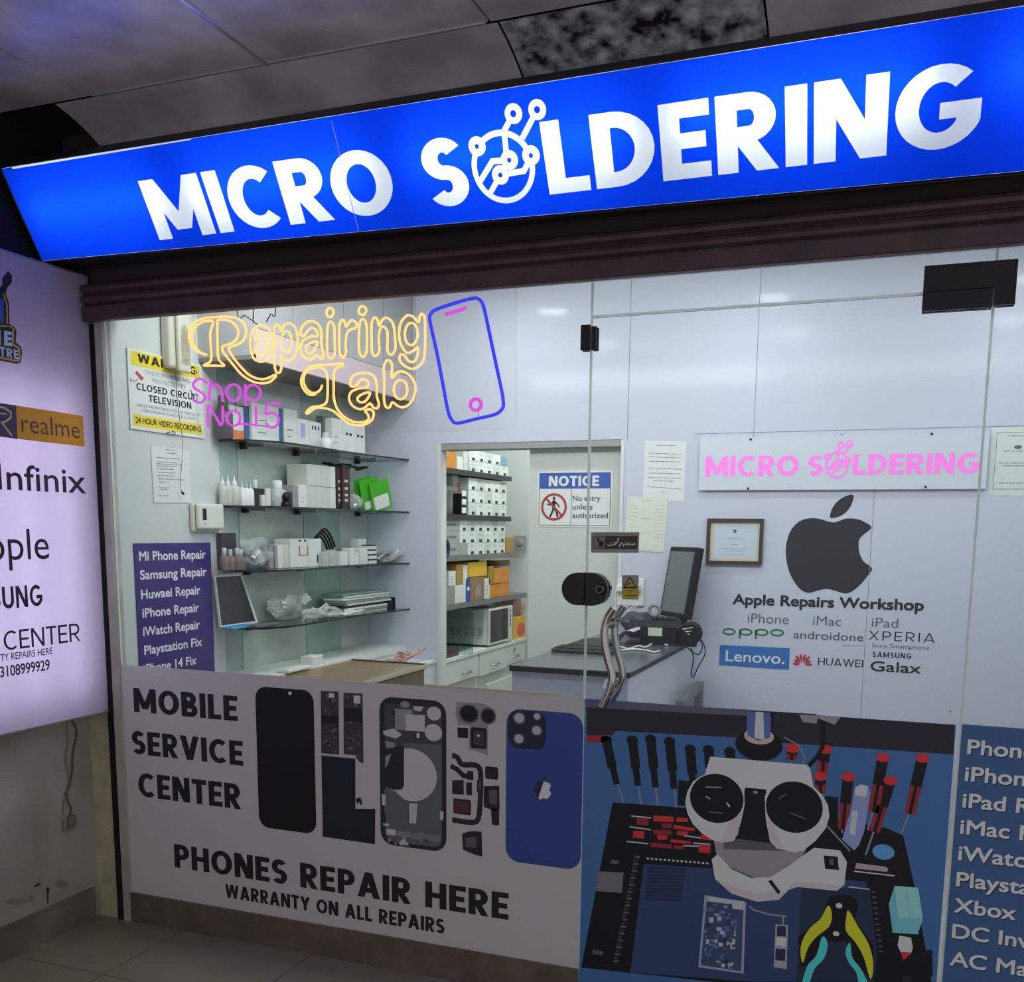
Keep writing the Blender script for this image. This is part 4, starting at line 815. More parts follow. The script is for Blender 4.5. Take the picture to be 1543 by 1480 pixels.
dp('printed_scope_column', [('p', a_, (880, 75, 1018, 84, 1010, 215, 880, 200), pc('column blue', 48, 58, 92)), ('p', a_, (925, 78, 965, 80, 968, 215, 920, 205), pc('column bright', 112, 114, 128)), ('p', a_, (1000, 84, 1018, 84, 1010, 212, 998, 210), blk2), ('e', a_, (942, 250, 124, 82), blk2), ('e', a_, (942, 205, 78, 42), pc('column ring', 112, 98, 90)), ('p', a_, (886, 100, 1006, 105, 1000, 210, 940, 230, 882, 200), pc('column blue', 1, 1, 1)), ('p', a_, (925, 100, 965, 100, 970, 225, 918, 212), pc('column bright', 1, 1, 1)),
    ('l', b_, (380, 100, 378, 260, 350, 310, 305, 360), blk2, 18), ('p', b_, (255, 92, 470, 105, 440, 145, 350, 110, 345, 140, 275, 130), gr), ('l', b_, (180, 210, 250, 250, 285, 310, 275, 345), gr, 5)], .0042)
E1, E2 = (722, 527), (1122, 572)
dp('printed_microscope', [('p', a_, (690, 310, 1190, 352, 1208, 372, 1226, 470, 1230, 640, 1160, 700, 760, 690, 640, 470), wht), ('p', a_, (700, 700, 1190, 740, 1185, 795, 1120, 920, 1020, 942, 920, 938, 800, 888, 720, 810), gr), ('p', a_, (760, 720, 1150, 740, 1130, 800, 760, 790), gr2), ('p', a_, (870, 470, 978, 480, 1010, 760, 820, 735), blk2),
    ('p', a_, (560, 545, 600, 660, 700, 742, 790, 752, 826, 720, 868, 560, 850, 440, 780, 400, 690, 395, 600, 440), wht, 2), ('p', a_, (800, 640, 868, 540, 832, 715, 790, 752, 740, 752), wh2), ('e', a_, (*E1, 141, 128), blk2), ('e', a_, (E1[0]+5, E1[1]+8, 112, 100), pc('eyepiece dark', 11, 11, 14)),
    ('p', a_, (972, 520, 1000, 750, 1080, 795, 1170, 798, 1290, 680, 1300, 560, 1230, 470, 1140, 430, 1030, 440), wht, 2), ('p', a_, (975, 560, 990, 700, 1010, 760, 1080, 798, 1030, 700), wh2), ('e', a_, (E2[0]+2, E2[1], 150, 134), blk2), ('e', a_, (E2[0]+8, E2[1]+6, 120, 106), pc('eyepiece dark', 1, 1, 1)),
    ('l', a_, (665, 468, 748, 470), gr, 6), ('l', a_, (665, 515, 690, 530), gr, 8), ('l', a_, (775, 548, 790, 570), wht, 7), ('l', a_, (680, 596, 760, 604), gr2, 7), ('e', a_, (925, 495, 12, 8), gr), ('l', b_, (150, 530, 185, 505), gr2, 7), ('l', b_, (205, 600, 290, 632), gr2, 6)], .0058)
dp('printed_ring_light', [('p', a_, (697, 842, 715, 945, 800, 1020, 930, 1062, 1045, 1052, 1098, 1000, 1142, 985, 1300, 995, 1345, 1006, 1385, 975, 1398, 855, 1362, 796, 1228, 782, 1132, 850, 1110, 870, 1000, 935, 900, 938, 800, 892, 728, 815), wht), ('p', a_, (715, 945, 800, 1020, 930, 1062, 1045, 1052, 1098, 1000, 1142, 985, 1345, 1006, 1385, 975, 1345, 975, 1130, 955, 1040, 1010, 930, 1020, 800, 975), wh2), ('p', b_, (105, 945, 228, 858, 248, 948, 160, 1020), pc('knob white', 158, 150, 146)), ('p', b_, (95, 955, 112, 948, 160, 1012, 145, 1022), blk2), ('p', b_, (383, 822, 455, 828, 462, 897, 390, 892), blk2), ('p', b_, (410, 840, 432, 842, 436, 872, 414, 870), gr2)], .0068)

# blue service list on the right pane
RP = thing('service_poster', (3.5, -.001, .06), 'blue poster with a pale list of repair services on the right glass pane', 'poster')
G().box(3.0675, 3.95, -.0015, -.0005, .06, 1.06, pc('poster blue', 33, 49, 74)).build('poster_sheet', RP)
cream2 = pc('poster lettering', 150, 152, 138); shd = pc('poster letter shadow', 14, 18, 30)
L = [('Phone Repair', 1125, 295, 222), ('iPhone Repair', 1112, 435, 362), ('iPad Repair', 1100, 572, 500), ('iMac Repair', 1088, 708, 636), ('iWatch Repair', 1078, 845, 772), ('Playstation Repair', 1068, 980, 908), ('Xbox Repair', 1056, 1115, 1045), ('DC Inverter', 1046, 1248, 1178), ('AC Maintenance', 1034, 1390, 1320)]
for txt, x, yb_, yt_ in L:
    u, v = PD.uv(*kk(b_, x, yb_)); h_ = PD.uv(*kk(b_, x, yt_))[1]-v; vs, fs, x0, x1 = font_text(txt, .011); wd_ = (x1-x0)*h_*1.22
    a = Art(PD, .0003); a.text(txt, u+.002, u+.002+wd_, v-.003, h_, shd, bold=.011); a.text(txt, u, u+wd_, v, h_, cream2, bold=.011, d=.0006); a.build('lettering', RP)
# ------------------------------------------------------------------ left interior wall: signs, device, paper
LI = facing_right(.002)
k4, k5 = crop(170, 430, 4.227), crop(185, 640, 8.225); kk = lambda f, x, y: f(x, y)[0]
sw = mat('sign white', (226, 230, 226), rough=.45); sy = mat('sign yellow', (232, 214, 40), rough=.45); sgy = mat('sign grey print', (150, 152, 156), rough=.6); sred = mat('sign red print', (196, 70, 84), rough=.5)
u0, v0 = LI.uv(*kk(k4, 108, 912)); u1, v1 = LI.uv(*kk(k4, 560, 500)); v1 = LI.uv(*kk(k4, 85, 395))[1]; u0 = (u0+LI.uv(*kk(k4, 85, 395))[0])/2; u1 = LI.uv(*kk(k4, 578, 975))[0]
vb = (v0+LI.uv(*kk(k4, 578, 978))[1])/2
CS = thing('warning_sign', (.002, (u0+u1)/2, vb), 'white and yellow camera warning sign on the inner side wall under the white chime box', 'sign')
G().box(.002, .007, u0, u1, vb, v1, sw).build('sign_board', CS)
LS = facing_right(.0072); WD = u1-u0; fu = lambda t: u0+WD*t; HT = v1-vb; fv = lambda t: vb+HT*t
a = Art(LS, .0004); a.poly([(fu(.04), fv(.80)), (fu(.96), fv(.80)), (fu(.96), fv(.975)), (fu(.04), fv(.975))], sy); a.poly([(fu(.03), fv(.045)), (fu(.97), fv(.045)), (fu(.97), fv(.19)), (fu(.03), fv(.19))], sy); a.build('yellow_band', CS)
def line_(txt, t0, t1, vv, hh, m, caps=None, bold=0.):
    a = Art(LS, .0008)
    if caps: a.caps(txt, fu(t0), fu(t1), fv(vv), HT*hh, m, w=caps, gap=.13)
    else: a.text(txt, fu(t0), fu(t1), fv(vv), HT*hh, m, bold=bold)
    a.build('lettering', CS)
line_('WARNING', .12, .92, .845, .11, ink2, .24)
line_('THESE PREMISES ARE', .2, .82, .72, .05, sgy); line_('PROTECTED BY', .3, .75, .63, .05, sgy)
line_('CLOSED CIRCUIT', .09, .93, .50, .088, ink2, .2); line_('TELEVISION', .24, .82, .375, .088, ink2, .2)
line_('IMAGES ARE RECORDED FOR THE PURPOSE OF', .09, .94, .295, .032, sgy); line_('CRIME PREVENTION AND PUBLIC SAFETY', .16, .88, .235, .032, sgy)
line_('24 HOUR VIDEO RECORDING', .06, .95, .085, .07, ink2, None, .014)
a = Art(LS, .0008); a.ppoly(k4(140, 555, 152, 545, 197, 592, 182, 608), sred); a.pline(k4(160, 592, 148, 610, 112, 606), .004, sgy); a.pline(k4(110, 590, 114, 618), .005, sgy); a.build('camera_symbol', CS)
G().tube(catmull([(.008, fu(.46), fv(.005)), (.018, fu(.49), fv(.03)), (.02, fu(.53), fv(.03)), (.008, fu(.57), fv(.0))], 5), .003, chrome, 8).build('clip', CS)
# chime box
p0, p1 = onX(248, 475, .03), onX(283, 555, .06)
DC = thing('chime_box', (.0, .45, 2.27), 'white wall chime box with ornamental grille at the top of the inner side wall', 'doorbell')
ya, yb_ = onX(250, 520, .03).y, onX(281, 520, .06).y; za, zb2 = onX(265, 560, .05).z, 2.52
cw = mat('cream plastic', (206, 206, 190), rough=.4); cw2 = mat('grille ivory', (186, 180, 152), rough=.6, noise=.3, nscale=60)
G().box(.0005, .05, ya, yb_+.02, za+.012, zb2, cw, .014, 3).build('back_shell', DC); G().box(.05, .072, ya+.03, yb_+.015, za, zb2-.005, cw, .01, 3).build('front_cover', DC)
LD = facing_right(.0722); um = (ya+.03+yb_+.015)/2; hw = (yb_-ya-.015)*.34; a = Art(LD, .0004)
a.poly([(um-hw, za+.03), (um+hw, za+.03), (um+hw, za+.14)]+arc(um, za+.14, hw, .05, 0, 180, 12)+[(um-hw, za+.14)], cw2); a.d = .0008
g2 = mat('grille shade', (150, 142, 112), rough=.7)
for i in range(8): a.line([(um, za+.13), (um+hw*.8*cos(2*pi*i/8), za+.13+.035*sin(2*pi*i/8))], .0025, g2)
a.ring((um, za+.13), hw*.55, hw*.46, g2, n=20); a.line([(um-hw*.5, za+.05), (um+hw*.5, za+.05)], .008, g2); a.line([(um-hw*.9, za+.032), (um-hw*.9, za+.14)], .002, g2); a.line([(um+hw*.9, za+.032), (um+hw*.9, za+.14)], .002, g2)
a.build('ornamental_grille', DC)
# thin pull wire
g = G(); g.tube(catmull([tuple(onX(px, py, .022)) for px, py in k4(400, 550, 408, 700, 425, 850, 445, 1000, 438, 1150, 430, 1260, 440, 1320)], 5), .0012, wire, 6)
g.tube([tuple(onX(*q, .022)) for q in k4(440, 1318, 452, 1330)], .005, black, 6)
tag(g.build('hanging_wire'), 'thin grey wire hanging over the warning sign and the taped paper', 'wire')
# taped paper
def sheet(name, pl, quad, label, lines, cat='paper', m=paper, group=None, im=ink, lw=.003):
    t = thing(name, pl.at(*pl.uv(*quad[2])), label, cat, group)
    a = Art(pl, .0006); a.ppoly(quad, m); a.build('paper_sheet', t); a = Art(pl, .0012)
    for x0, y0, x1, y1 in lines:
        (ua, va), (ub, vb_) = pl.uv(x0, y0), pl.uv(x1, y1); n = max(2, int(abs(ub-ua)/.012)); rn = random.Random(int(x0*7+y0)); u = ua
        while u < ub-.004:
            w = min(rn.uniform(.008, .03), ub-u); vv = va+(vb_-va)*(u-ua)/(ub-ua); a.poly([(u, vv-lw/2), (u+w, vv-lw/2), (u+w, vv+lw/2), (u, vv+lw/2)], im); u += w+.004
    a.build('printed_text', t); return t
q = k5(345, 258, 825, 320, 842, 970, 385, 965)
LT = [k5(x0, y0, x1, y1) for x0, y0, x1, y1 in ((530, 308, 668, 322), (540, 350, 660, 360), (410, 405, 700, 428), (430, 462, 680, 475), (415, 482, 730, 502), (420, 508, 650, 522), (415, 545, 640, 556), (440, 590, 660, 602), (430, 630, 635, 636), (435, 670, 770, 686), (440, 708, 570, 714), (450, 780, 575, 784), (465, 800, 560, 803), (440, 880, 580, 882))]
sheet('taped_paper', LI, q, 'white printed sheet taped to the left inner wall below the warning sign', [(*l[0], *l[1]) for l in LT])
# small white keypad box
KB = thing('keypad_box', (.0, .6, 1.57), 'rounded white wall device with a small dark screen beside the taped paper', 'device')
ya, yb_ = onX(290, 780, .02).y, onX(336, 780, .035).y; za, zb2 = onX(312, 802, .03).z, onX(312, 759, .03).z
G().box(.0005, .022, ya, yb_, za, zb2, cw, .01, 3).build('back_shell', KB); G().box(.022, .044, ya+.012, yb_, za+.012, zb2, mat('white plastic', (218, 222, 212), rough=.35), .012, 3).build('front_cover', KB)
LK = facing_right(.0442); a = Art(LK, .0005); W_ = yb_-ya; H_ = zb2-za; a.poly([(ya+W_*.2, za+H_*.42), (ya+W_*.34, za+H_*.42), (ya+W_*.34, za+H_*.82), (ya+W_*.2, za+H_*.82)], black); a.build('display', KB)
a = Art(LK, .0005); a.rrect(ya+W_*.24, ya+W_*.31, za+H_*.27, za+H_*.31, .003, grey); a.build('logo_mark', KB)
# purple list
PL = thing('repair_list_sign', (.002, .4, 1.0), 'dark purple sign with white list of phone repairs on the inner side wall', 'sign')
kc = crop(0, 370, 2.027); u0 = .14; (u0, v1), (u1, _) = LI.uv(*kk(kc, 407, 910)), LI.uv(*kk(kc, 641, 907))
G().box(.002, .005, u0, u1, .93, v1, mat('purple sign film', (52, 42, 112), rough=.3)).build('sign_board', PL)
LP = facing_right(.0052); wl_ = mat('sign white lettering', (232, 232, 238), rough=.5)
for txt, x0, y0, x1, y1 in (('Mi Phone Repair', 425, 962, 628, 956), ('Samsung Repair', 428, 1018, 631, 1010), ('Huwaei Repair', 431, 1078, 612, 1066), ('iPhone Repair', 435, 1134, 608, 1120), ('iWatch Repair', 437, 1190, 610, 1173), ('Playstation Fix', 441, 1248, 617, 1224), ('iPhone 14 Fix', 440, 1305, 600, 1280)):
    (ua, va), (ub, vb_) = LP.uv(*kk(kc, x0, y0)), LP.uv(*kk(kc, x1, y1)); a = Art(LP, .0005); a.text(txt, ua, ub, (va+vb_)/2, .036, wl_, bold=.012); a.build('lettering', PL)
# screws / chips on the wall edge left out; overhead cupboard along the side wall
cab_ = thing('overhead_cupboard', (.15, 1.2, 2.3), 'long white overhead cupboard with pale pink front edge above the glass shelves', 'cupboard')
pk = mat('pale pink board', (208, 190, 194), rough=.5); gb = mat('grey board', (170, 172, 172), rough=.6)
G().box(.0, .295, .58, BACK, 2.30, 2.318, mat('cupboard underside', (128, 126, 122), rough=.7)).build('underside', cab_)
G().box(.282, .30, .58, BACK, 2.296, 2.425, pk).build('front_edge', cab_)
for y0, y1 in ((.58, .86), (.864, 1.3), (1.304, 1.7), (1.704, BACK)): G().box(.282, .298, y0+.001, y1-.001, 2.428, CEIL, gb).build('cupboard_door', cab_)
G().box(.0, .282, .58, .596, 2.318, CEIL, gb).build('side_panel', cab_)
# loose black cables up under the ceiling
for i, s_ in enumerate(((655, 50, 760, 130, 870, 205, 930, 250), (870, 40, 868, 140, 872, 235), (1160, 25, 1100, 110, 1040, 215))):
    g = G(); pp = [tuple(onY(px, py, .30)) for px, py in A_(*s_)]; g.tube(catmull([(pp[0][0], .30, CEIL)]+pp, 4), .0022, black, 6)
    tag(g.build('loose_cable'), ('thin dark cable slanting down to the right under the shop ceiling', 'short dark cable hanging straight down under the shop ceiling', 'dark cable slanting down to the left under the shop ceiling')[i], 'cable', 'cables above the neon sign')

# ------------------------------------------------------------------ glass back panels and glass shelves on the side wall
tints = [(358, (172, 190, 182)), (456, (196, 200, 194)), (510, (160, 188, 172)), (556, (196, 200, 194))]
ys = .70
for i, (px, c) in enumerate(tints):
    ye_ = onX(px, 700, 0).y; m = mat('back panel %d' % i, c, rough=.12, rgb2=tuple(int(v*.9) for v in c), nscale=3, coat=.3)
    g = G().box(-.0115, -.002, ys+.002, min(ye_, BACK)-.003, .93, 2.30, m); ys = min(ye_, BACK)
    tag(g.build('backing_sheet'), ('greenish glass back panel nearest the front window', 'wide pale back panel behind the middle of the glass shelves', 'green glass back panel between the two pale panels', 'pale back panel beside the lavender back wall')[i], 'panel', 'panels behind the glass shelves')
shelf_g = glass_mat('green shelf glass', (.80, .90, .86), .05); shelf_e = mat('dark green glass edge', (32, 44, 42), rough=.2)
fronts = [(1.985, [(338, 651), (425, 660), (470, 669), (497, 677), (508, 680)], [(510, 681), (560, 688), (617, 696)]),
          (1.695, [(331, 751), (373, 753), (427, 758), (470, 762), (503, 765)], [(506, 765), (560, 768), (616, 771)]),
          (1.407, [(334, 848.5), (390, 850), (446, 851), (500, 849.5)], [(503, 849), (560, 846.5), (618, 844.5)]),
          (1.145, [(337, 945), (396, 946.5), (446, 942), (500, 933.5)], [(503, 933), (555, 927), (616, 919)])]
names = ['topmost', 'second', 'third', 'lowest']
SHZ = []
for i, (z, fa, fb) in enumerate(fronts):
    for j, fr_ in enumerate((fa, fb)):
        P = [(.012, .703), (.10, .712), (.17, .745), (.225, .86), (.238, 1.0), (.236, 1.2), (.224, 1.42)] if j == 0 else [(.224, 1.428), (.232, 1.7), (.268, BACK-.002)]
        if j == 0: P = [p[:2] for p in catmull([(*p, 0) for p in P], 4)]
        poly_ = P+[(.001, P[-1][1]), (.001, P[0][1])]; n = len(poly_)
        t = thing('glass_shelf', (.1, (P[0][1]+P[-1][1])/2, z-.009), f'{names[i]} glass shelf on the side wall, '+('long curved part towards the window' if j == 0 else 'short part against the back wall'), 'shelf', 'glass shelves on the side wall')
        g = G(); g.add([(x, y, z) for x, y in poly_], [tuple(range(n))], shelf_g); g.add([(x, y, z-.009) for x, y in poly_], [tuple(range(n))[::-1]], shelf_g)
        for a_i in range(n): b_i = (a_i+1) % n; g.add([(*poly_[a_i], z), (*poly_[b_i], z), (*poly_[b_i], z-.009), (*poly_[a_i], z-.009)], [(0, 1, 2, 3)], shelf_e)
        g.build('glass_plate', t)
        for yy in ((P[0][1]+.16, P[-1][1]-.12) if j == 0 else (BACK-.14,)):
            g = G().box(.0, .03, yy-.012, yy+.012, z-.03, z-.0095, black, .003).box(.03, .13, yy-.004, yy+.004, z-.02, z-.0095, chrome); g.build('shelf_bracket', t)
    SHZ.append(z)

# ------------------------------------------------------------------ goods on the shelves
wb = mat('white card', (222, 225, 220), rough=.55); wb2 = mat('off white card', (205, 207, 200), rough=.6); gp = mat('grey card', (150, 148, 146), rough=.6)
bluec = mat('blue card', (48, 92, 140), rough=.5); dkb = mat('dark brown card', (46, 34, 34), rough=.5); orc = mat('orange card', (214, 130, 72), rough=.5)
bag = bag_mat('clear plastic bag')
def sbox(x0, x1, ytop, X, z, label, m=wb, name='product_box', cat='box', dep=.09, group=None, front=None, cap=None):
    """box standing on a shelf: photo columns of its front, photo row of its top, distance of the front from the left wall"""
    y0, y1 = onX(x0, ytop, X).y+.001, onX(x1, ytop, X).y-.001; zt_ = max(z+.01, onX((x0+x1)/2, ytop, X).z)
    t = thing(name, (X-dep/2, (y0+y1)/2, z), label, cat, group)
    G().box(max(.001, X-dep), X, y0, y1, z+.0006, zt_, m, .0015, 1).build('body', t)
    if front:
        a = Art(facing_right(X), .0006); front(a, y0, y1, z, zt_); a.build('printed_front', t)
    return t, (y0, y1, zt_)
def bars(m=ink, n=3):
    def f(a, y0, y1, z0, z1):
        w, h_ = y1-y0, z1-z0
        for i in range(n): a.poly([(y0+w*.2, z0+h_*(.25+.18*i)), (y0+w*(.5+.25*((i*7) % 3)/2), z0+h_*(.25+.18*i)), (y0+w*(.5+.25*((i*7) % 3)/2), z0+h_*(.28+.18*i)), (y0+w*.2, z0+h_*(.28+.18*i))], m)
    return f
def dots(a, y0, y1, z0, z1):
    w, h_ = y1-y0, z1-z0
    for c in (.32, .68): a.rrect(y0+w*(c-.11), y0+w*(c+.11), z1-h_*.42, z1-h_*.34, .002, ink2)
def bottle(x0, x1, ytop, X, z, label, m, capm, group=None, neck=.55, noz=False):
    y0, y1 = onX(x0, ytop, X).y, onX(x1, ytop, X).y; zt_ = onX((x0+x1)/2, ytop, X).z; r = (y1-y0)/2*.92; h_ = zt_-z; yc = (y0+y1)/2
    t = thing('bottle', (X, yc, z), label, 'bottle', group); z += .0006
    G().lathe((X, yc, z), [(r*.92, 0), (r, .004), (r, h_*.58), (r*.75, h_*.66), (r*.35, h_*.7)], m, 16).build('body', t)
    if noz: G().lathe((X, yc, z), [(r*.5, h_*.69), (r*.5, h_*.8), (r*.2, h_*.84), (r*.08, h_)], capm, 12).build('nozzle', t)
    else: G().lathe((X, yc, z), [(r*.5, h_*.69), (r*.55, h_*.72), (r*.55, h_*.97), (r*.4, h_)], capm, 14).build('cap', t)
    return t
Z1, Z2, Z3, Z4 = SHZ
T1 = 'boxes on the topmost glass shelf'
bottle(326, 345, 596, .05, Z1, 'dark grey cylinder standing first on the topmost glass shelf', mat('dark grey can', (72, 70, 70), rough=.4), mat('dark grey can'))
sbox(346, 368, 612, .06, Z1, 'white box with an orange base behind the pink neon letters', wb, front=lambda a, y0, y1, z0, z1: a.poly([(y0+.004, z0+.004), (y1-.004, z0+.004), (y1-.004, z0+(z1-z0)*.3), (y0+.004, z0+(z1-z0)*.3)], orc))
sbox(369, 378, 612, .07, Z1, 'narrow blue box beside the orange based box, topmost glass shelf', bluec)
sbox(379, 420, 610, .085, Z1, 'broad plain white box between two blue strips on the topmost glass shelf', wb, front=bars(ink, 2))
sbox(421, 427, 616, .09, Z1, 'thin blue box wedged between two white boxes on the topmost glass shelf', bluec)
sbox(428, 448, 617, .10, Z1, 'white box right after the thin blue strip on the topmost glass shelf', wb, front=bars(ink, 2))
sbox(449, 466, 632, .11, Z1, 'low white box with lavender print under the neon L', wb, front=lambda a, y0, y1, z0, z1: a.rrect(y0+.02, y0+.06, z0+.05, z1-.02, .004, mat('lavender print', (170, 176, 214))))
sbox(467, 484, 636, .12, Z1, 'low white box with small dark marks beside the white cup', wb, front=lambda a, y0, y1, z0, z1: [a.rrect(y0+(y1-y0)*c, y0+(y1-y0)*(c+.12), z1-.04, z1-.02, .002, ink2) for c in (.15, .4, .7)] and a)
bottle(485, 496, 652, .19, Z1, 'small white cup at the front of the topmost glass shelf', wb, wb2)
sbox(486, 499, 628, .12, Z1, 'tall dark green tinted case behind the white cup', mat('dark tinted case', (92, 104, 100), rough=.2), cat='case', name='display_case', dep=.04)
sbox(500, 516, 631, .16, Z1, 'white box with diagonal drawing right of the dark tinted case', wb, front=bars(ink, 2))
sbox(517, 533, 637, .17, Z1, 'white box with two black dots, left one of the pair', wb, front=dots, group=T1)
sbox(534, 550, 641, .18, Z1, 'white box with two black dots, right one of the pair', wb, front=dots, group=T1)
# second shelf
gB = 'bottles on the second glass shelf'; ivory = mat('milky bottle', (196, 198, 190), rough=.35); wcap = mat('white cap', (232, 234, 232), rough=.35)
for i, (x0, x1) in enumerate(((331, 339), (339, 347), (347, 358))): bottle(x0, x1, 717, .035+.01*i, Z2, f'milky bottle with a white nozzle, {("first", "second", "third")[i]} from the window on the second glass shelf', ivory, wcap, gB, noz=True)
for i, (x0, x1) in enumerate(((361, 367.5), (367.5, 374), (374, 380.5))): bottle(x0, x1, 722+i, .065+.006*i, Z2, f'small slim white bottle, {("first", "second", "third")[i]} of three beside the dark brown box', wcap, mat('clear cap', (176, 186, 184), rough=.3), gB, noz=True)
t, (y0, y1, zt_) = sbox(380.5, 399, 736, .085, Z2, 'dark brown low box among the small bottles', dkb, dep=.04)
bottle(380, 388, 723, .03, Z2, 'white domed bottle standing behind the dark brown box', wcap, wcap, gB)
sbox(395, 400.5, 746, .10, Z2, 'tiny white box in front of the dark brown box', wb, dep=.03); sbox(401, 408, 736, .095, Z2, 'small white box right of the dark brown box', wb, dep=.04)
bottle(408, 426, 724, .085, Z2, 'wide pale bottle with a wrinkled label beside the black webcam', mat('pale wrinkled label', (196, 202, 202), rough=.4, noise=.25, nscale=40), wcap, gB)
wc = thing('webcam', (.14, onX(432, 750, .14).y, Z2), 'black webcam on a short foot, second glass shelf', 'webcam'); wy = onX(431, 750, .14).y
G().lathe((.14, wy, Z2+.001), [(.022, 0), (.026, .006), (.022, .022), (.01, .03)], black, 16).build('foot', wc); G().lathe((.14, wy, Z2+.03), [(.006, 0), (.018, .004), (.019, .024), (.012, .034)], black, 16).build('camera_head', wc)
sbox(432, 441, 742, .145, Z2, 'low dark grey box right of the webcam', mat('charcoal card', (52, 50, 54), rough=.5), dep=.05)
sbox(441, 450, 731, .15, Z2, 'grey box leaning on the white box, second glass shelf', gp, dep=.06); sbox(450, 463, 731, .155, Z2, 'plain white box in front of the stacked pale boxes', wb, dep=.06, front=bars(ink, 2))
gS = 'pale phone boxes stacked on the second glass shelf'
for r in range(2):
    for c in range(6):
        xs = [464, 471, 478, 485, 492, 498.5, 506]; X = .165; x0, x1 = xs[c], xs[c+1]
        zz = Z2 if r == 0 else Z2+.106
        y0, y1 = onX(x0, 740, X).y+.001, onX(x1, 740, X).y-.001
        t = thing('phone_box', (X, (y0+y1)/2, zz), f'slim pale phone box, {("first", "second", "third", "fourth", "fifth", "sixth")[c]} from the window in the {("lower", "upper")[r]} row', 'box', gS)
        G().box(X-.12, X, y0, y1, zz+.0007, zz+.105, wb if c == 5 else wb2, .002, 1).build('body', t)
zz = Z2+.2125; g = G()
for i in range(5):
    yc = 1.5+.085*i; g.tube(catmull([(.08+.03*cos(a_), yc+.035*sin(a_), zz+.006+.02*abs(sin(a_*.5+i))) for a_ in [2*pi*j/10 for j in range(10)]], 3, True), .0055, black, 6, closed=True)
tag(g.build('coiled_cable'), 'tangle of black cables lying on top of the stacked pale boxes', 'cable')
drd = mat('dark red print', (74, 34, 40), rough=.5)
def spine(a, y0, y1, z0, z1):
    w, h_ = y1-y0, z1-z0; a.poly([(y0+w*.12, z0+h_*.1), (y1-w*.12, z0+h_*.1), (y1-w*.12, z1-h_*.06), (y0+w*.12, z1-h_*.06)], drd)
    a.d = .001
    for q in (.18, .3, .45, .62): a.poly([(y0+w*.3, z0+h_*q), (y1-w*.3, z0+h_*q), (y1-w*.3, z0+h_*(q+.06)), (y0+w*.3, z0+h_*(q+.06))], wb2)
sbox(507, 513.5, 703, .17, Z2, 'left one of two tall dark boxes with red spines', mat('black card', (24, 22, 24), rough=.4), front=spine, group='tall dark boxes on the second glass shelf')
sbox(515, 527, 702, .18, Z2, 'right one of two tall dark boxes with red spines', mat('black card'), front=spine, group='tall dark boxes on the second glass shelf')
def bagged(c, r, seed, label, n=9, mats=None):
    t = thing('plastic_bag', (c[0], c[1], c[2]-r[2]), label, 'bag'); rn = random.Random(seed); mats = mats or [wb, wb2, gp]
    g = G(); g.blob(c, *r, bag, seed, .3); g.build('bag_film', t)
    for i in range(n):
        p = Vector(c)+Vector((rn.uniform(-.45, .45)*r[0], rn.uniform(-.65, .65)*r[1], rn.uniform(-.35, .4)*r[2])); e = rn.uniform(.15, .3)
        ax = Vector((rn.uniform(-1, 1), rn.uniform(-1, 1), rn.uniform(-.4, .4))).normalized(); ay = ax.orthogonal().normalized(); az = ax.cross(ay)
        G().obox(p, ax*r[0]*e*1.6, ay*r[1]*e, az*r[2]*e*.6, mats[i % len(mats)], .002).build('packed_piece', t)
    return t
p = onX(531, 752, .12); bagged((.12, p.y, Z2+.045), (.045, .055, .042), 5, 'clear plastic bag of parts between the dark boxes and green packets')
green = mat('bright green packet', (66, 172, 36), rough=.4)
for i, (xa, xb, yt_) in enumerate(((537, 550, 722), (545, 562, 722), (560, 578, 725))):
    X = .13+.035*i; y0, y1 = onX(xa, yt_, X).y, onX(xb, yt_, X).y; zt_ = onX(xa, yt_, X).z; y2 = onX(xb+8, 768, X).y; sl = Vector((0, -(y2-y1)*.9, zt_-Z2)); up = sl.normalized(); w = Vector((.05, y1-y0, 0))
    w = (w-up*w.dot(up)); c = Vector((X, (y0+y2)/2+.03, Z2+.006))
    t = thing('packet', (c.x, c.y, Z2), f'bright green packet leaning on the second glass shelf, {("rear", "middle", "front")[i]} of three', 'packet', 'green packets')
    n_ = up.cross(w).normalized()*.004; o = c-w/2
    P = [o, o+w, o+w+sl, o+sl]; G().prism(P, n_, green).build('packet_sleeve', t)
    if n_.dot(CAM-c) < 0: n_ = -n_*.15
    else: n_ = n_*1.15
    Q = [o+w*.12+sl*.06, o+w*.88+sl*.06, o+w*.88+sl*(.5 if i == 2 else .3), o+w*.12+sl*(.5 if i == 2 else .3)]; G().face([p_+n_ for p_ in Q], wb).build('packet_label', t)
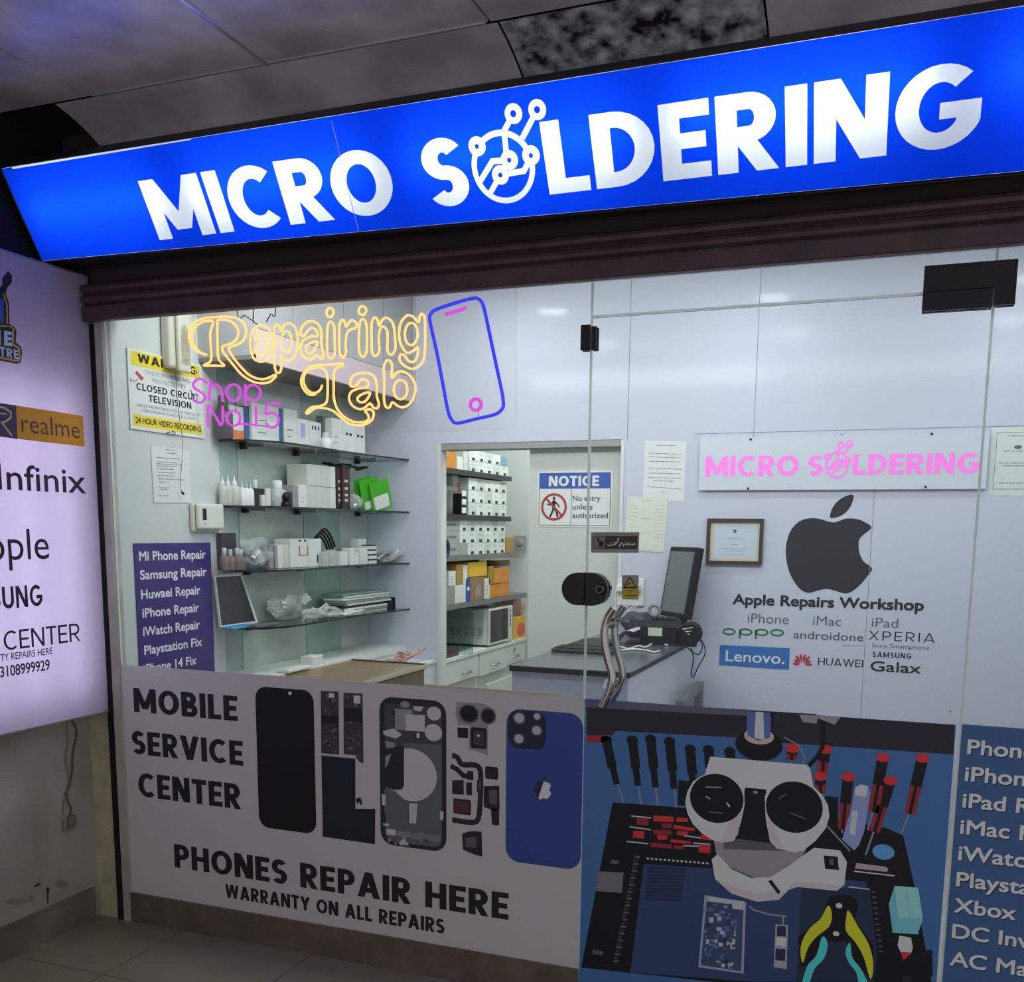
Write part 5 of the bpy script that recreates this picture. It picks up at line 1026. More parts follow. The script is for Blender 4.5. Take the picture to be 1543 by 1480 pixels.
# third shelf
sbox(333, 356, 803, .03, Z3, 'dark framed box at the left end of the third glass shelf', mat('charcoal card'), dep=.025)
for i, x in enumerate((337, 346, 356, 362)):
    bottle(x-4, x+5, 826+2*(i % 2), .07+.006*i, Z3, f'small clear jar of brown parts, {("first", "second", "third", "fourth")[i]} from the window on the third glass shelf', mat('jar contents', (128, 116, 108), rough=.6, noise=.4, nscale=50), mat('clear cap'), 'jars on the third glass shelf')
p = onX(383, 828, .09); bagged((.09, p.y, Z3+.07), (.055, .095, .068), 8, 'large clear plastic bag with white and violet packs on the third glass shelf', 12, [wb, mat('violet pack', (86, 82, 118), rough=.5), wb2, mat('violet pack')])
for i, (x0, x1, yt_) in enumerate(((405, 412, 821), (414, 418, 822), (418.5, 427, 821), (427, 435, 821))): sbox(x0, x1, yt_, .13+.004*i, Z3, f'upright narrow pale box, {("first", "second", "third", "fourth")[i]} of four left of the big printed box', [gp, gp, wb, wb2][i], group='upright boxes on the third glass shelf', dep=.08)
def orange_frame(a, y0, y1, z0, z1):
    w, h_ = y1-y0, z1-z0; br = mat('ochre print', (176, 122, 44))
    for c in (.45, .9): a.poly([(y0+w*c, z0+h_*.42), (y0+w*(c+.07), z0+h_*.42), (y0+w*(c+.07), z0+h_*.75), (y0+w*c, z0+h_*.75)], br)
    a.poly([(y0+w*.45, z0+h_*.40), (y0+w*.97, z0+h_*.40), (y0+w*.97, z0+h_*.43), (y0+w*.45, z0+h_*.43)], br)
    for c in (.5, .8): a.ell((y0+w*c, z0+h_*.93), w*.07, h_*.035, ink2, n=12)
sbox(437, 465, 812, .15, Z3, 'big white box with ochre frame print on the third glass shelf', wb, front=orange_frame)
sbox(466, 484, 812, .16, Z3, 'white box with two small dark slots right of the ochre print box', wb, front=lambda a, y0, y1, z0, z1: [a.poly([(y0+(y1-y0)*c, z0+.02), (y0+(y1-y0)*(c+.1), z0+.02), (y0+(y1-y0)*(c+.1), z0+.06), (y0+(y1-y0)*c, z0+.06)], ink2) for c in (.6, .78)] and a)
g = G(); p = onX(485, 815, .1)
for i in range(4): g.tube(catmull([(.08+.012*i, p.y-.1+.2*t_, Z3+.02+.012*i+.13*sin(pi*(t_*.8+.1))) for t_ in [j/8 for j in range(9)]], 3), .006, black, 6)
tag(g.build('coiled_cable'), 'black cable bundle arching behind the white boxes on the third shelf', 'cable')
for i, (x0, x1, yt_) in enumerate(((487, 495, 832), (496, 506, 829))): sbox(x0, x1, yt_, .19, Z3, f'small silver adaptor block, {("left", "right")[i]} one beside the black cable bundle', mat('pale grey plastic', (182, 190, 186), rough=.4), name='adaptor', cat='adaptor', dep=.04, front=bars(ink2, 2))
for i, (x0, x1, yt_) in enumerate(((513, 524, 831), (527, 534, 826), (534, 541, 833), (543, 554, 826))): sbox(x0, x1, yt_, .2, Z3, f'small white box, {("first", "second", "third", "fourth")[i]} of the low row beside the clear bag', wb, dep=.05, group='low white boxes on the third shelf')
def stackb(x0, x1, z0, n, X, lab):
    y0, y1 = onX(x0, 840, X).y, onX(x1, 840, X).y
    for i in range(n):
        t = thing('pack', (X, (y0+y1)/2, z0+i*.026), f'{lab}, {("lowest", "second lowest", "third from the bottom", "topmost")[i]}', 'pack', 'small packs stacked on the third shelf'); G().box(X-.05, X, y0, y1, z0+i*.026+.0006, z0+i*.026+.018, wb, .002, 1).build('pack_body', t); G().box(X-.047, X-.003, y0+.004, y1-.004, z0+i*.026+.0182, z0+i*.026+.0258, mat('charcoal card')).build('pack_lid', t)
stackb(556, 568, Z3, 4, .2, 'flat white pack with a dark lid in the small stack')
sbox(540, 552, 812, .13, Z3, 'white box standing behind the low row on the third glass shelf', wb, dep=.05)
p = onX(592, 838, .16); bagged((.15, p.y-.04, Z3+.045), (.07, .15, .043), 21, 'crumpled clear bag hanging over the right end of the third glass shelf', 12)
# lowest shelf
FT = thing('tablet_panel', (.03, onX(355, 900, .03).y, Z4), 'dark tablet screen with a white frame leaning on the side wall', 'tablet')
ya, yb_ = onX(330, 900, .04).y, onX(388, 930, .04).y; zt_ = onX(350, 865, .04).z
P = [(.045, ya, Z4+.001), (.045, yb_, Z4+.001), (.022, yb_-.09, zt_), (.022, ya, zt_)]
G().prism(P, (-.012, 0, 0), wb).build('frame', FT)
def lerp(P, a, b): A, B, C, D_ = [Vector(p) for p in P]; return (A*(1-a)+B*a)*(1-b)+(D_*(1-a)+C*a)*b
G().face([lerp(P, *q)+Vector((.0012, 0, .0)) for q in ((.02, .06), (.93, .06), (.93, .95), (.02, .95))], mat('dark tablet glass', (40, 38, 44), rough=.15)).build('screen', FT)
t = thing('packet', (.09, onX(364, 938, .1).y, Z4), 'flat bright blue packet at the left of the lowest glass shelf', 'packet'); ya = onX(345, 938, .1).y; G().box(.05, .12, ya, ya+.2, Z4+.0006, Z4+.01, mat('sky blue packet', (70, 160, 214), rough=.4), .003, 1).build('packet_sleeve', t)
t = thing('cloth', (.14, onX(410, 930, .14).y, Z4), 'dark grey folded cloth on the lowest glass shelf', 'cloth'); G().blob((.17, onX(398, 930, .17).y, Z4+.011), .045, .12, .0095, mat('grey cloth', (92, 94, 100), rough=.9), 4, .2).build('cloth_fold', t)
p = onX(440, 910, .09); bagged((.07, p.y, Z4+.066), (.055, .15, .06), 31, 'large clear bag of grey cables on the lowest glass shelf', 14, [gp, wb2, mat('dark grey can'), wb])
p = onX(478, 925, .18); bagged((.185, p.y+.03, Z4+.032), (.04, .17, .03), 33, 'flat clear bag of white parts at the front of the lowest shelf', 12, [wb, wb2, gp])
rn = random.Random(5); ya, yb_ = onX(516, 915, .17).y, onX(582, 910, .17).y
for i in range(9):
    dx, dy = rn.uniform(-.012, .012), rn.uniform(-.02, .02)
    t = thing('circuit_card', (.13, (ya+yb_)/2, Z4+.0006+i*.0125), f'flat pale circuit card in the stack on the lowest shelf, {("lowest", "second from the bottom", "third from the bottom", "fourth from the bottom", "middle", "fourth from the top", "third from the top", "second from the top", "topmost")[i]}', 'circuit card', 'circuit cards stacked on the lowest shelf')
    G().box(.06+dx, .19+dx, ya+dy, yb_+dy, Z4+.0008+i*.0125, Z4+.0118+i*.0125, [wb2, mat('green card', (120, 148, 132), rough=.5), wb, mat('charcoal card'), wb2, mat('green card'), wb, wb2, mat('green card')][i], .002, 1).build('card_body', t)
t = thing('connector_block', (.16, onX(590, 912, .2).y, Z4), 'small black connector block at the right end of the lowest shelf', 'connector'); ya = onX(585, 912, .2).y; G().box(.17, .2, ya, ya+.06, Z4+.0006, Z4+.05, black, .003, 1).box(.17, .2, ya+.075, ya+.085, Z4+.0006, Z4+.065, black).box(.18, .19, ya+.06, ya+.075, Z4+.02, Z4+.035, black).build('block', t)
p = onX(532, 926, .22); t = thing('loose_part', (.215, p.y, Z4), 'loose white plastic part before the stack of circuit cards', 'part'); G().blob((.21, p.y, Z4+.016), .03, .09, .015, wb2, 9, .35).build('part_body', t)

# ------------------------------------------------------------------ low cabinets under the shelves
ZC = .92; XR = .677
wood = mat('walnut laminate', (136, 116, 92), rough=.4, rgb2=(112, 94, 74), nscale=7)
LC = thing('wooden_cabinet', (.45, .95, FIN), 'brown wood-grain low cabinet with pale edge strip behind the left window poster', 'cabinet')
pe = mat('pale edge band', (196, 186, 164), rough=.5)
G().box(.255, XR-.004, .55, 1.40, FIN, ZC-.02, wood).build('cabinet_body', LC); G().box(.25, XR, .54, 1.41, ZC-.02, ZC, mat('walnut top', (152, 134, 108), rough=.35, rgb2=(136, 118, 94), nscale=5)).build('cabinet_top', LC)
g = G().box(XR-.002, XR+.004, .54, 1.41, ZC-.016, ZC+.004, pe).box(.25, XR, 1.404, 1.42, ZC-.01, ZC+.006, mat('dark edge', (70, 54, 44), rough=.5)).box(.246, .252, .54, 1.41, ZC-.016, ZC+.004, pe); g.build('edge_band', LC)
WC = thing('white_cabinet', (.12, 1.2, FIN), 'low white cabinet along the side wall beneath the glass shelves', 'cabinet'); G().box(.0, .24, .70, BACK-.002, FIN, .9, white).build('cabinet_body', WC); G().box(.0, .245, .70, BACK-.002, .9, .93, wb).build('cabinet_top', WC)
for i, (px, py, w, lab) in enumerate(((448, 1010, .1, 'flat white packet left of the wooden cabinet top'), (474, 1001, .05, 'small white block left of the wooden cabinet top'))):
    p = onZ(px, py, .932); t = thing('white_pack', (p.x, p.y, .93), lab, 'pack'); G().box(max(.02, p.x-.05), p.x+.02, p.y-w, p.y+w, .9306, .945+.03*i, wb, .003, 1).build('pack_body', t)
BC = thing('corner_cabinet', (.35, 1.75, FIN), 'white cabinet with an open side beside the passage, behind the wooden cabinet', 'cabinet'); G().box(.26, .43, 1.46, BACK-.003, FIN, .84, white).build('cabinet_body', BC); G().box(.255, .436, 1.455, BACK-.003, .84, .855, wb).build('cabinet_top', BC)
g = G(); rn = random.Random(2)
for i in range(5): g.tube(catmull([(.34+.02*cos(a_+i)+.012*i, 1.75+.13*sin(a_)+.02*i, .862+.01*i+.018*(1+sin(a_*2+i))) for a_ in [2*pi*j/10 for j in range(10)]], 3, True), .004, mat('salmon cable', (206, 150, 140), rough=.5), 6, closed=True)
tag(g.build('coiled_cable'), 'salmon pink coiled cable behind the wooden cabinet', 'cable')
# ------------------------------------------------------------------ back wall: things stuck or hung on it
BP = facing_front(BACK-.0005); kb = crop(1040, 640, 3.0676); kg = crop(640, 650, 3.7); ka = crop(830, 640, 3.289)
vin = mat('dark grey vinyl', (40, 40, 47), rough=.5, spec=.3)
t = thing('fruit_decal', BP.at(*BP.uv(1250, 895)), 'big dark grey bitten apple decal on the back wall under the pink sign', 'decal')
a = Art(BP, .0006); rimw = mat('decal white border', (222, 226, 232), rough=.4)
body = (655, 452, 600, 436, 550, 433, 500, 450, 460, 498, 442, 570, 447, 640, 466, 700, 500, 752, 530, 774, 560, 776, 600, 764, 640, 760, 690, 774, 720, 781, 750, 770, 790, 736, 820, 700, 841, 664, 800, 630, 780, 580, 785, 525, 838, 478, 810, 452, 770, 436, 720, 434, 690, 445)
a.ppoly(kb(*body), vin, smooth=3); a.build('fruit_body', t)
a = Art(BP, .0006); a.ppoly(kb(650, 432, 651, 400, 675, 360, 715, 332, 752, 324, 752, 352, 735, 388, 700, 420), vin, smooth=3); a.build('fruit_leaf', t)
t = thing('brand_decal_sheet', BP.at(*BP.uv(1245, 1015)), 'clear decal sheet with phone brand lettering on the back wall below the apple decal', 'decal')
def bt(txt, bl, tl, br, m=ink2, bold=0., caps=None, name='lettering', par=t, **kw):
    a = Art(BP, .0008)
    if caps: a.pcaps(txt, bl, tl, br, m, w=caps, **kw)
    else: a.ptext(txt, bl, tl, br, m, bold=bold, **kw)
    return a.build(name, par)
gi = mat('mid grey print', (96, 98, 106), rough=.5)
bt('Apple Repairs Workshop', kk(kb, 195, 830), kk(kb, 195, 785), kk(kb, 1080, 858), ink2, .018)
bt('iPhone', kk(kb, 265, 916), kk(kb, 265, 872), kk(kb, 455, 922), gi, -.002); bt('iMac', kk(kb, 567, 926), kk(kb, 567, 884), kk(kb, 697, 932), gi, -.002); bt('iPad', kk(kb, 838, 934), kk(kb, 838, 892), kk(kb, 960, 940), gi, -.002)
a = Art(BP, .0008); gn = mat('green print', (34, 122, 66), rough=.5)   # rounded wide letters o p p o
for cx_, st_ in ((180, 0), (257, 1), (331, 1), (402, 0)):
    u, v = BP.uv(*kk(kb, cx_, 957+(cx_-182)*.022)); a.line([(u+.029*cos(2*pi*i/24), v+.0145*sin(2*pi*i/24)) for i in range(24)], .0085, gn, closed=True)
    if st_: a.line([(u-.029, v+.012), (u-.029, v-.036)], .0095, gn)
a.build('brand_mark', t)
bt('androidone', kk(kb, 477, 988), kk(kb, 477, 952), kk(kb, 800, 1002), gi, .004)
a = Art(BP, .0008); a.pline(kb(697, 1019, 800, 1023), .0016, gi); a.build('underline', t)
bt('XPERIA', kk(kb, 825, 1000), kk(kb, 825, 957), kk(kb, 1130, 1004), ink2, caps=.11, gap=.28); bt('Sony Smartphone', kk(kb, 840, 1030), kk(kb, 840, 1012), kk(kb, 1105, 1040), gi, -.002)
bt('SAMSUNG', kk(kb, 842, 1076), kk(kb, 842, 1051), kk(kb, 1022, 1081), ink2, caps=.2, gap=.2); bt('Galax', kk(kb, 832, 1138), kk(kb, 832, 1093), kk(kb, 1066, 1150), ink2, .008)
a = Art(BP, .0006); a.ppoly(kb(137, 1018, 460, 1033, 457, 1134, 133, 1112), mat('blue print block', (46, 112, 184), rough=.5)); a.build('logo_block', t)
a = Art(BP, .0012); a.ptext('Lenovo.', kk(kb, 163, 1094), kk(kb, 163, 1046), kk(kb, 436, 1104), sw, bold=.006); a.build('logo_letter', t)
a = Art(BP, .0008); hr = mat('flower red print', (184, 44, 52), rough=.5); c = BP.uv(*kk(kb, 518, 1112))
for i in range(8):
    an = radians(8+i*(164/7)); L0, L1 = .012, .056 if 1 < i < 6 else .046; d_ = Vector((cos(an), sin(an))); n_ = Vector((-d_.y, d_.x)); w_ = .0072
    a.poly([tuple(Vector(c)+d_*L0+n_*.0004), tuple(Vector(c)+d_*(L0+(L1-L0)*.6)+n_*w_), tuple(Vector(c)+d_*L1+n_*w_*.5), tuple(Vector(c)+d_*L1-n_*w_*.5), tuple(Vector(c)+d_*(L0+(L1-L0)*.6)-n_*w_), tuple(Vector(c)+d_*L0-n_*.0004)], hr)
a.build('brand_mark', t)
bt('HUAWEI', kk(kb, 590, 1112), kk(kb, 590, 1078), kk(kb, 798, 1121), ink2, caps=.13, gap=.13)
# pink lit name plate
t = thing('name_plate', (2.56, BACK-.02, 1.80), 'white acrylic plate with pink lit shop name on the back wall', 'sign')
u0, u1, v0, v1 = 1.905, 3.222, 1.804, 2.060
g = G().box(u0, u1, BACK-.022, BACK-.014, v0, v1, mat('satin acrylic', (206, 212, 222), rough=.25)); g.build('plate', t)
NPp = facing_front(BACK-.0222); pem = mat('pink lit lettering', (226, 120, 206), rough=.4, emit=(240, 120, 220), es=.34)
g = G()
for x, z in ((280, 68), (1117, 43), (268, 295), (1088, 288)): p = NPp.at(*NPp.uv(*kk(kb, x, z))); g.cyl((p.x, BACK-.0005, p.z), (p.x, BACK-.026, p.z), .006, black, 12)
g.build('standoff_screw', t)
def pw(txt, bl, tl, br): a = Art(NPp, .001); a.pcaps(txt, bl, tl, br, pem, w=.24, t=.2, gap=.085); a.build('lit_lettering', t)
pw('MICRO', kk(kb, 68, 241), kk(kb, 68, 148), kk(kb, 500, 236)); pw('S', kk(kb, 543, 236), kk(kb, 543, 143), kk(kb, 610, 234)); pw('LDERING', kk(kb, 748, 230), kk(kb, 748, 137), kk(kb, 1336, 226))
emblem(NPp, lambda *p: [(1261.5+(p[i]-563)/22.5, 700.5+(p[i+1]-920)/22.5) for i in range(0, len(p), 2)], pem, mat('satin acrylic'), 'circuit_emblem', t, 0, .0012)
# framed certificate
t = thing('framed_certificate', BP.at(*BP.uv(1108, 852)), 'small certificate in a dark wooden frame left of the apple decal', 'certificate')
u0, u1, v0, v1 = 1.955, 2.234, 1.436, 1.664; fw = .017; fm = mat('dark wood frame', (52, 42, 44), rough=.5)
g = G(); y0, y1 = BACK-.022, BACK-.001
g.box(u0, u1, y0, y1, v0, v0+fw, fm).box(u0, u1, y0, y1, v1-fw, v1, fm).box(u0, u0+fw, y0, y1, v0+fw, v1-fw, fm).box(u1-fw, u1, y0, y1, v0+fw, v1-fw, fm); g.build('frame', t)
G().box(u0+fw, u1-fw, BACK-.008, BACK-.004, v0+fw, v1-fw, mat('cream mount', (214, 206, 170), rough=.6)).build('mount', t)
CP = facing_front(BACK-.0082); a = Art(CP, .0005); a.poly([(u0+.034, v0+.03), (u1-.03, v0+.03), (u1-.03, v1-.03), (u0+.034, v1-.03)], mat('pale blue paper', (196, 210, 220), rough=.6)); a.build('certificate_sheet', t)
a = Art(CP, .001); um = (u0+u1)/2; a.ell((um, v1-.062), .008, .01, gi, n=16)
for i, (w_, zz) in enumerate(((.085, .1), (.03, .128), (.13, .15), (.09, .162), (.1, .18))): a.line([(um-w_/2, v1-zz), (um+w_/2, v1-zz)], .0018, ink)
a.build('printed_text', t)
# papers
L = [ka(x0, y0, x1, y1) for x0, y0, x1, y1 in ((525, 103, 620, 104), (487, 142, 650, 148), (485, 160, 648, 165), (488, 182, 640, 186), (482, 215, 648, 222), (486, 240, 640, 244), (484, 262, 645, 268), (510, 278, 610, 281), (478, 308, 645, 320), (545, 335, 570, 337))]
sheet('notice_paper', BP, ka(467, 80, 672, 82, 658, 380, 455, 372), 'white sheet of handwritten lines on the back wall right of the passage', [(*l[0], *l[1]) for l in L])
L = [ka(x0, y0, x1, y1) for x0, y0, x1, y1 in ((445, 378, 505, 378), (443, 432, 500, 434), (442, 465, 500, 467), (442, 535, 495, 537), (380, 615, 560, 628))]+[ka(515, 400+i*18, 565, 402+i*18) for i in range(12)]+[ka(388, 400+i*18, 430, 401+i*18) for i in range(11)]
sheet('price_paper', facing_front(BACK-.002), ka(380, 358, 582, 362, 560, 634, 362, 622), 'cream table sheet below the handwritten sheet on the back wall', [(*l[0], *l[1]) for l in L], m=mat('cream paper', (220, 224, 208), rough=.8), im=mat('faint ink', (176, 182, 172)), lw=.002)
t = sheet('laminated_certificate', BP, [(1494, 644), (1600, 644), (1595, 748), (1488, 747)], 'laminated white certificate on the back wall at the right edge', [(1518, 657, 1590, 657), (1512, 680, 1590, 680), (1505, 698, 1590, 698), (1510, 702, 1560, 702), (1505, 728, 1560, 728)], cat='certificate', m=mat('laminated paper', (212, 222, 212), rough=.3))
a = Art(BP, .0014); a.pline([(1503, 652), (1592, 652), (1588, 737), (1496, 737)], .002, ink, closed=True); a.build('border_line', t)
a = Art(BP, .0014); a.pell((1534, 674), 6, 3, gi); a.build('seal_mark', t)
# wall socket with plugs
t = thing('wall_socket', (1.62, BACK, 1.31), 'white wall socket with plugged white leads behind the yellow warning sticker', 'socket')
p0, p1 = onY(930, 912, BACK), onY(972, 872, BACK); G().box(p0.x, p1.x, BACK-.014, BACK-.0005, p0.z, p1.z, wb, .004).build('socket_plate', t)
for px in (936, 962): p = onY(px, 886, BACK); G().box(p.x-.016, p.x+.016, BACK-.05, BACK-.014, p.z-.018, p.z+.018, wcap, .005).build('plug', t)
g = G()
for i, s_ in enumerate(((350, 800, 322, 830, 320, 900, 335, 960), (395, 885, 370, 920, 350, 960, 330, 1030), (412, 890, 385, 930, 360, 970, 340, 1060), (425, 895, 398, 935, 365, 990))): g.tube(catmull([tuple(onY(px, py, BACK-.02-.02*i)) for px, py in ka(*s_)], 4), .0035, wcap, 6)
tag(g.build('power_lead'), 'white power leads hanging from the wall socket to the desk', 'cable')

# ------------------------------------------------------------------ the passage: sliding door, notice, back room
struct(G().box(.962, 1.70, BACK+.075, BACK+.115, FIN, OZ-.03, mat('door leaf white', (206, 210, 202), rough=.45)), 'door_2')
DPl = facing_front(BACK+.0748)
t = thing('notice_sign', (1.22, BACK+.075, 1.615), 'white sign with blue NOTICE heading on the sliding door', 'sign')
u0, u1, v0, v1 = 1.012, 1.428, 1.606, 1.918
# fit the sheet to this plane
q0, q1 = DPl.uv(*kk(kg, 632, 228)), DPl.uv(*kk(kg, 1045, 535)); u0, u1, v0, v1 = q0[0], q1[0], q1[1], q0[1]; v1 = (v1+DPl.uv(*kk(kg, 1045, 218))[1])/2
G().box(u0, u1, BACK+.0715, BACK+.0745, v0, v1, sw).build('sign_board', t); NPl = facing_front(BACK+.0713); wd_, hg = u1-u0, v1-v0; U = lambda a: u0+wd_*a; Vv = lambda a: v0+hg*a
a = Art(NPl, .0004); a.poly([(U(.022), Vv(.69)), (U(.97), Vv(.69)), (U(.97), Vv(.975)), (U(.022), Vv(.975))], mat('notice blue', (44, 84, 168), rough=.5)); a.build('blue_band', t)
a = Art(NPl, .0009); a.caps('NOTICE', U(.15), U(.82), Vv(.735), hg*.185, sw, w=.24, gap=.1); a.build('lettering', t)
a = Art(NPl, .0004); a.line([(U(.022), Vv(.69)), (U(.022), Vv(.03)), (U(.97), Vv(.03)), (U(.97), Vv(.69))], .003, ink2); a.line([(U(.455), Vv(.69)), (U(.455), Vv(.03))], .003, ink2); a.build('border_line', t)
for i, (s_, x1_) in enumerate((('No entry', .84), ('unless', .74), ('authorized', .945))): a = Art(NPl, .0004); a.text(s_, U(.475), U(x1_), Vv(.47-.155*i), hg*.095, ink2, bold=.005); a.build('lettering', t)
cxy = (U(.225), Vv(.36)); rr_ = wd_*.175
a = Art(NPl, .0004); pb = ink2
a.ell((cxy[0]+.0, cxy[1]+rr_*.62), rr_*.11, rr_*.13, pb, n=14); a.line([(cxy[0], cxy[1]+rr_*.46), (cxy[0]-.002, cxy[1]-.01)], rr_*.26, pb); a.line([(cxy[0], cxy[1]-.005), (cxy[0]-rr_*.12, cxy[1]-rr_*.35), (cxy[0]-rr_*.3, cxy[1]-rr_*.72)], rr_*.15, pb); a.line([(cxy[0], cxy[1]-.005), (cxy[0]+rr_*.2, cxy[1]-rr_*.35), (cxy[0]+rr_*.3, cxy[1]-rr_*.72)], rr_*.15, pb)
a.line([(cxy[0], cxy[1]+rr_*.42), (cxy[0]+rr_*.28, cxy[1]+rr_*.2), (cxy[0]+rr_*.42, cxy[1]-.002)], rr_*.1, pb); a.line([(cxy[0], cxy[1]+rr_*.42), (cxy[0]-rr_*.28, cxy[1]+rr_*.15), (cxy[0]-rr_*.55, cxy[1]+rr_*.22)], rr_*.1, pb); a.build('walking_figure', t)
a = Art(NPl, .0009); rd = mat('prohibition red', (168, 52, 52), rough=.5); a.ring(cxy, rr_, rr_*.82, rd); a.line([(cxy[0]-rr_*.62, cxy[1]+rr_*.62), (cxy[0]+rr_*.62, cxy[1]-rr_*.62)], rr_*.17, rd); a.build('prohibition_ring', t)
# switch plate at the end of the back room
struct(G().box(.62, .95, REAR-.04, REAR-.002, FIN, 2.3, mat('grey end panel', (206, 203, 203), rough=.5)), 'trim_7')
p = onY(784, 818, REAR-.04); t = thing('switch_plate', (p.x, REAR-.04, p.z-.05), 'grey fan switch plate on the end wall of the back room', 'switch'); G().box(p.x-.05, p.x+.05, REAR-.05, REAR-.0405, p.z-.05, p.z+.05, mat('grey plate', (160, 160, 160), rough=.5), .003).build('plate', t)
G().lathe((p.x, REAR-.05, p.z), [(.026, 0), (.026, .006), (.018, .012)], gp, 18, (0, -1, 0)).build('knob', t)

# shelving in the back room (front edges at XS_, facing right)
XS_ = .42
rk = mat('dark rack board', (40, 40, 42), rough=.5)
zs = [onX(715, 711, XS_).z, onX(720, 777, XS_).z, onX(720, 836, XS_).z, onX(720, 905, XS_).z]
ends = [3.24, 3.24, 3.3, 3.56]
for i, z in enumerate(zs):
    t = thing('wall_shelf', (.21, (2.13+ends[i])/2, z-.028), f'{("topmost dark", "second dark", "third grey", "lowest grey")[i]} board shelf on the side wall of the back room', 'shelf', 'board shelves in the back room')
    bm_ = rk if i < 2 else mat('grey rack board', (112, 114, 112), rough=.4)
    G().box(.001, XS_+.004, 2.13, ends[i], z-.028, z, bm_).build('shelf_board', t); G().box(XS_+.004, XS_+.007, 2.13, ends[i], z-.03, z+.001, bm_).build('front_edge', t)
    for yy in (2.4, ends[i]-.2): G().box(.001, .25, yy-.01, yy+.01, z-.06, z-.0285, bm_).build('shelf_bracket', t)
lbl = mat('black square print', (38, 40, 42), rough=.6); tx_ = mat('faint print', (170, 174, 172), rough=.7)
k8 = crop(660, 660, 8.2214)
ords = ['first', 'second', 'third', 'fourth', 'fifth', 'sixth']
def grid(cols, rows, zbase, shelfname, ends_x, skip=()):
    n = len(rows); zc = zbase
    for r, (rname, hpx) in enumerate(rows):
        h_ = hpx
        for c in range(len(cols)-1):
            if (r, c) in skip: continue
            y0, y1 = onX(cols[c], 740, XS_-.01).y+.0015, onX(cols[c+1], 740, XS_-.01).y-.0015
            t = thing('parts_box', (XS_-.1, (y0+y1)/2, zc), f'white box with black square, {ords[c]} from the doorway, {rname} row, {shelfname} back room shelf', 'box', 'white boxes on the back room rack')
            G().box(XS_-.16, XS_-.01, y0, y1, zc+.0008, zc+h_-.001, wb if (r+c) % 3 else wb2, .0015, 1).build('box_body', t)
            a = Art(facing_right(XS_-.01), .0006); w = y1-y0; s_ = w*.36
            a.poly([(y0+w*.38, zc+h_*.06), (y0+w*.38+s_, zc+h_*.06), (y0+w*.38+s_, zc+h_*.32), (y0+w*.38, zc+h_*.32)], lbl)
            for q in (.62, .74, .84)[:1+(r*3+c*5) % 3]: a.poly([(y0+w*.2, zc+h_*q), (y0+w*(.6+.1*(c % 3)), zc+h_*q), (y0+w*(.6+.1*(c % 3)), zc+h_*(q+.04)), (y0+w*.2, zc+h_*(q+.04))], tx_)
            a.build('printed_square', t)
        zc += h_
X8 = lambda *v: [660+x/8.2214 for x in v]
zt_of = lambda y: onX(716, 660+y/8.2214, XS_-.01).z
hA = (zt_of(155)-zs[0])/2; hB = (zt_of(498)-zs[1])/3; hC = (zt_of(1012)-zs[2])/3
grid(X8(378, 482, 580, 678, 775, 865), (('lower', hA), ('upper', hA)), zs[0], 'top', 0, {(1, 4)})
grid(X8(378, 482, 580, 676, 762, 850), (('lowest', hB), ('middle', hB), ('upper', hB)), zs[1], 'second', 0)
grid(X8(268, 370, 472, 575, 662, 752, 838), (('lowest', hC), ('middle', hC), ('upper', hC)), zs[2], 'third', 0, {(0, 0)})
def rbox(x0, x1, yt_, z, label, m, X=XS_-.01, dep=.2, name='box', cat='box', **kw):
    return sbox(660+x0/8.2214, 660+x1/8.2214, 660+yt_/8.2214, X, z, label, m, name, cat, dep, **kw)
amber = mat('amber carton', (222, 140, 32), rough=.5, noise=.15, nscale=12); yel2 = mat('yellow carton', (226, 178, 30), rough=.5); kraft = mat('kraft carton', (150, 116, 86), rough=.7)
rbox(90, 228, 160, zs[0], 'orange carton at the left of the top back room shelf', amber, name='carton', cat='carton'); rbox(232, 312, 232, zs[0], 'plain white box right of the orange carton, top back room shelf', wb); rbox(315, 372, 170, zs[0], 'narrow white upright box beside the white box grid, top back room shelf', wb2)
rbox(782, 860, 235, zs[0]+hA, 'pale blue box topping the right end of the top back room shelf', mat('pale blue card', (120, 152, 176), rough=.5), dep=.15)
y0, y1 = onX(660+88/8.22, 755, .34).y, onX(660+285/8.22, 755, .34).y
t = thing('plastic_tub', (.28, (y0+y1)/2, zs[1]), 'clear grey plastic tub with red mark on the second back room shelf', 'tub'); zt_ = onX(680, 660+590/8.22, .34).z; r = (y1-y0)/2*.72
G().lathe((.28, (y0+y1)/2, zs[1]+.0006), [(r*.88, 0), (r, .01), (r*1.02, zt_-zs[1]-.03)], mat('frosted tub', (168, 166, 166), rough=.35, noise=.2, nscale=12), 28).build('tub_body', t); G().lathe((.28, (y0+y1)/2, zt_-.03), [(r*1.06, 0), (r*1.06, .022), (r*.9, .03)], mat('pale grey plastic'), 28).build('lid', t)
G().box(.28+r*1.0, .28+r*1.03, (y0+y1)/2+.01, (y0+y1)/2+.04, zs[1]+.1, zs[1]+.19, sred).build('printed_mark', t)
t2 = thing('white_pack', (.28, (y0+y1)/2+.05, zt_+.001), 'small white box on the tub lid, second back room shelf', 'pack'); G().box(.24, .34, (y0+y1)/2+.0, (y0+y1)/2+.08, zt_+.0012, zt_+.075, wb, .003).build('pack_body', t2)
t2 = thing('white_pack', (.28, (y0+y1)/2-.07, zt_+.001), 'little cream bottle cap on the tub lid, second back room shelf', 'pack'); G().box(.25, .31, (y0+y1)/2-.1, (y0+y1)/2-.03, zt_+.0012, zt_+.05, wb2, .006).build('pack_body', t2)
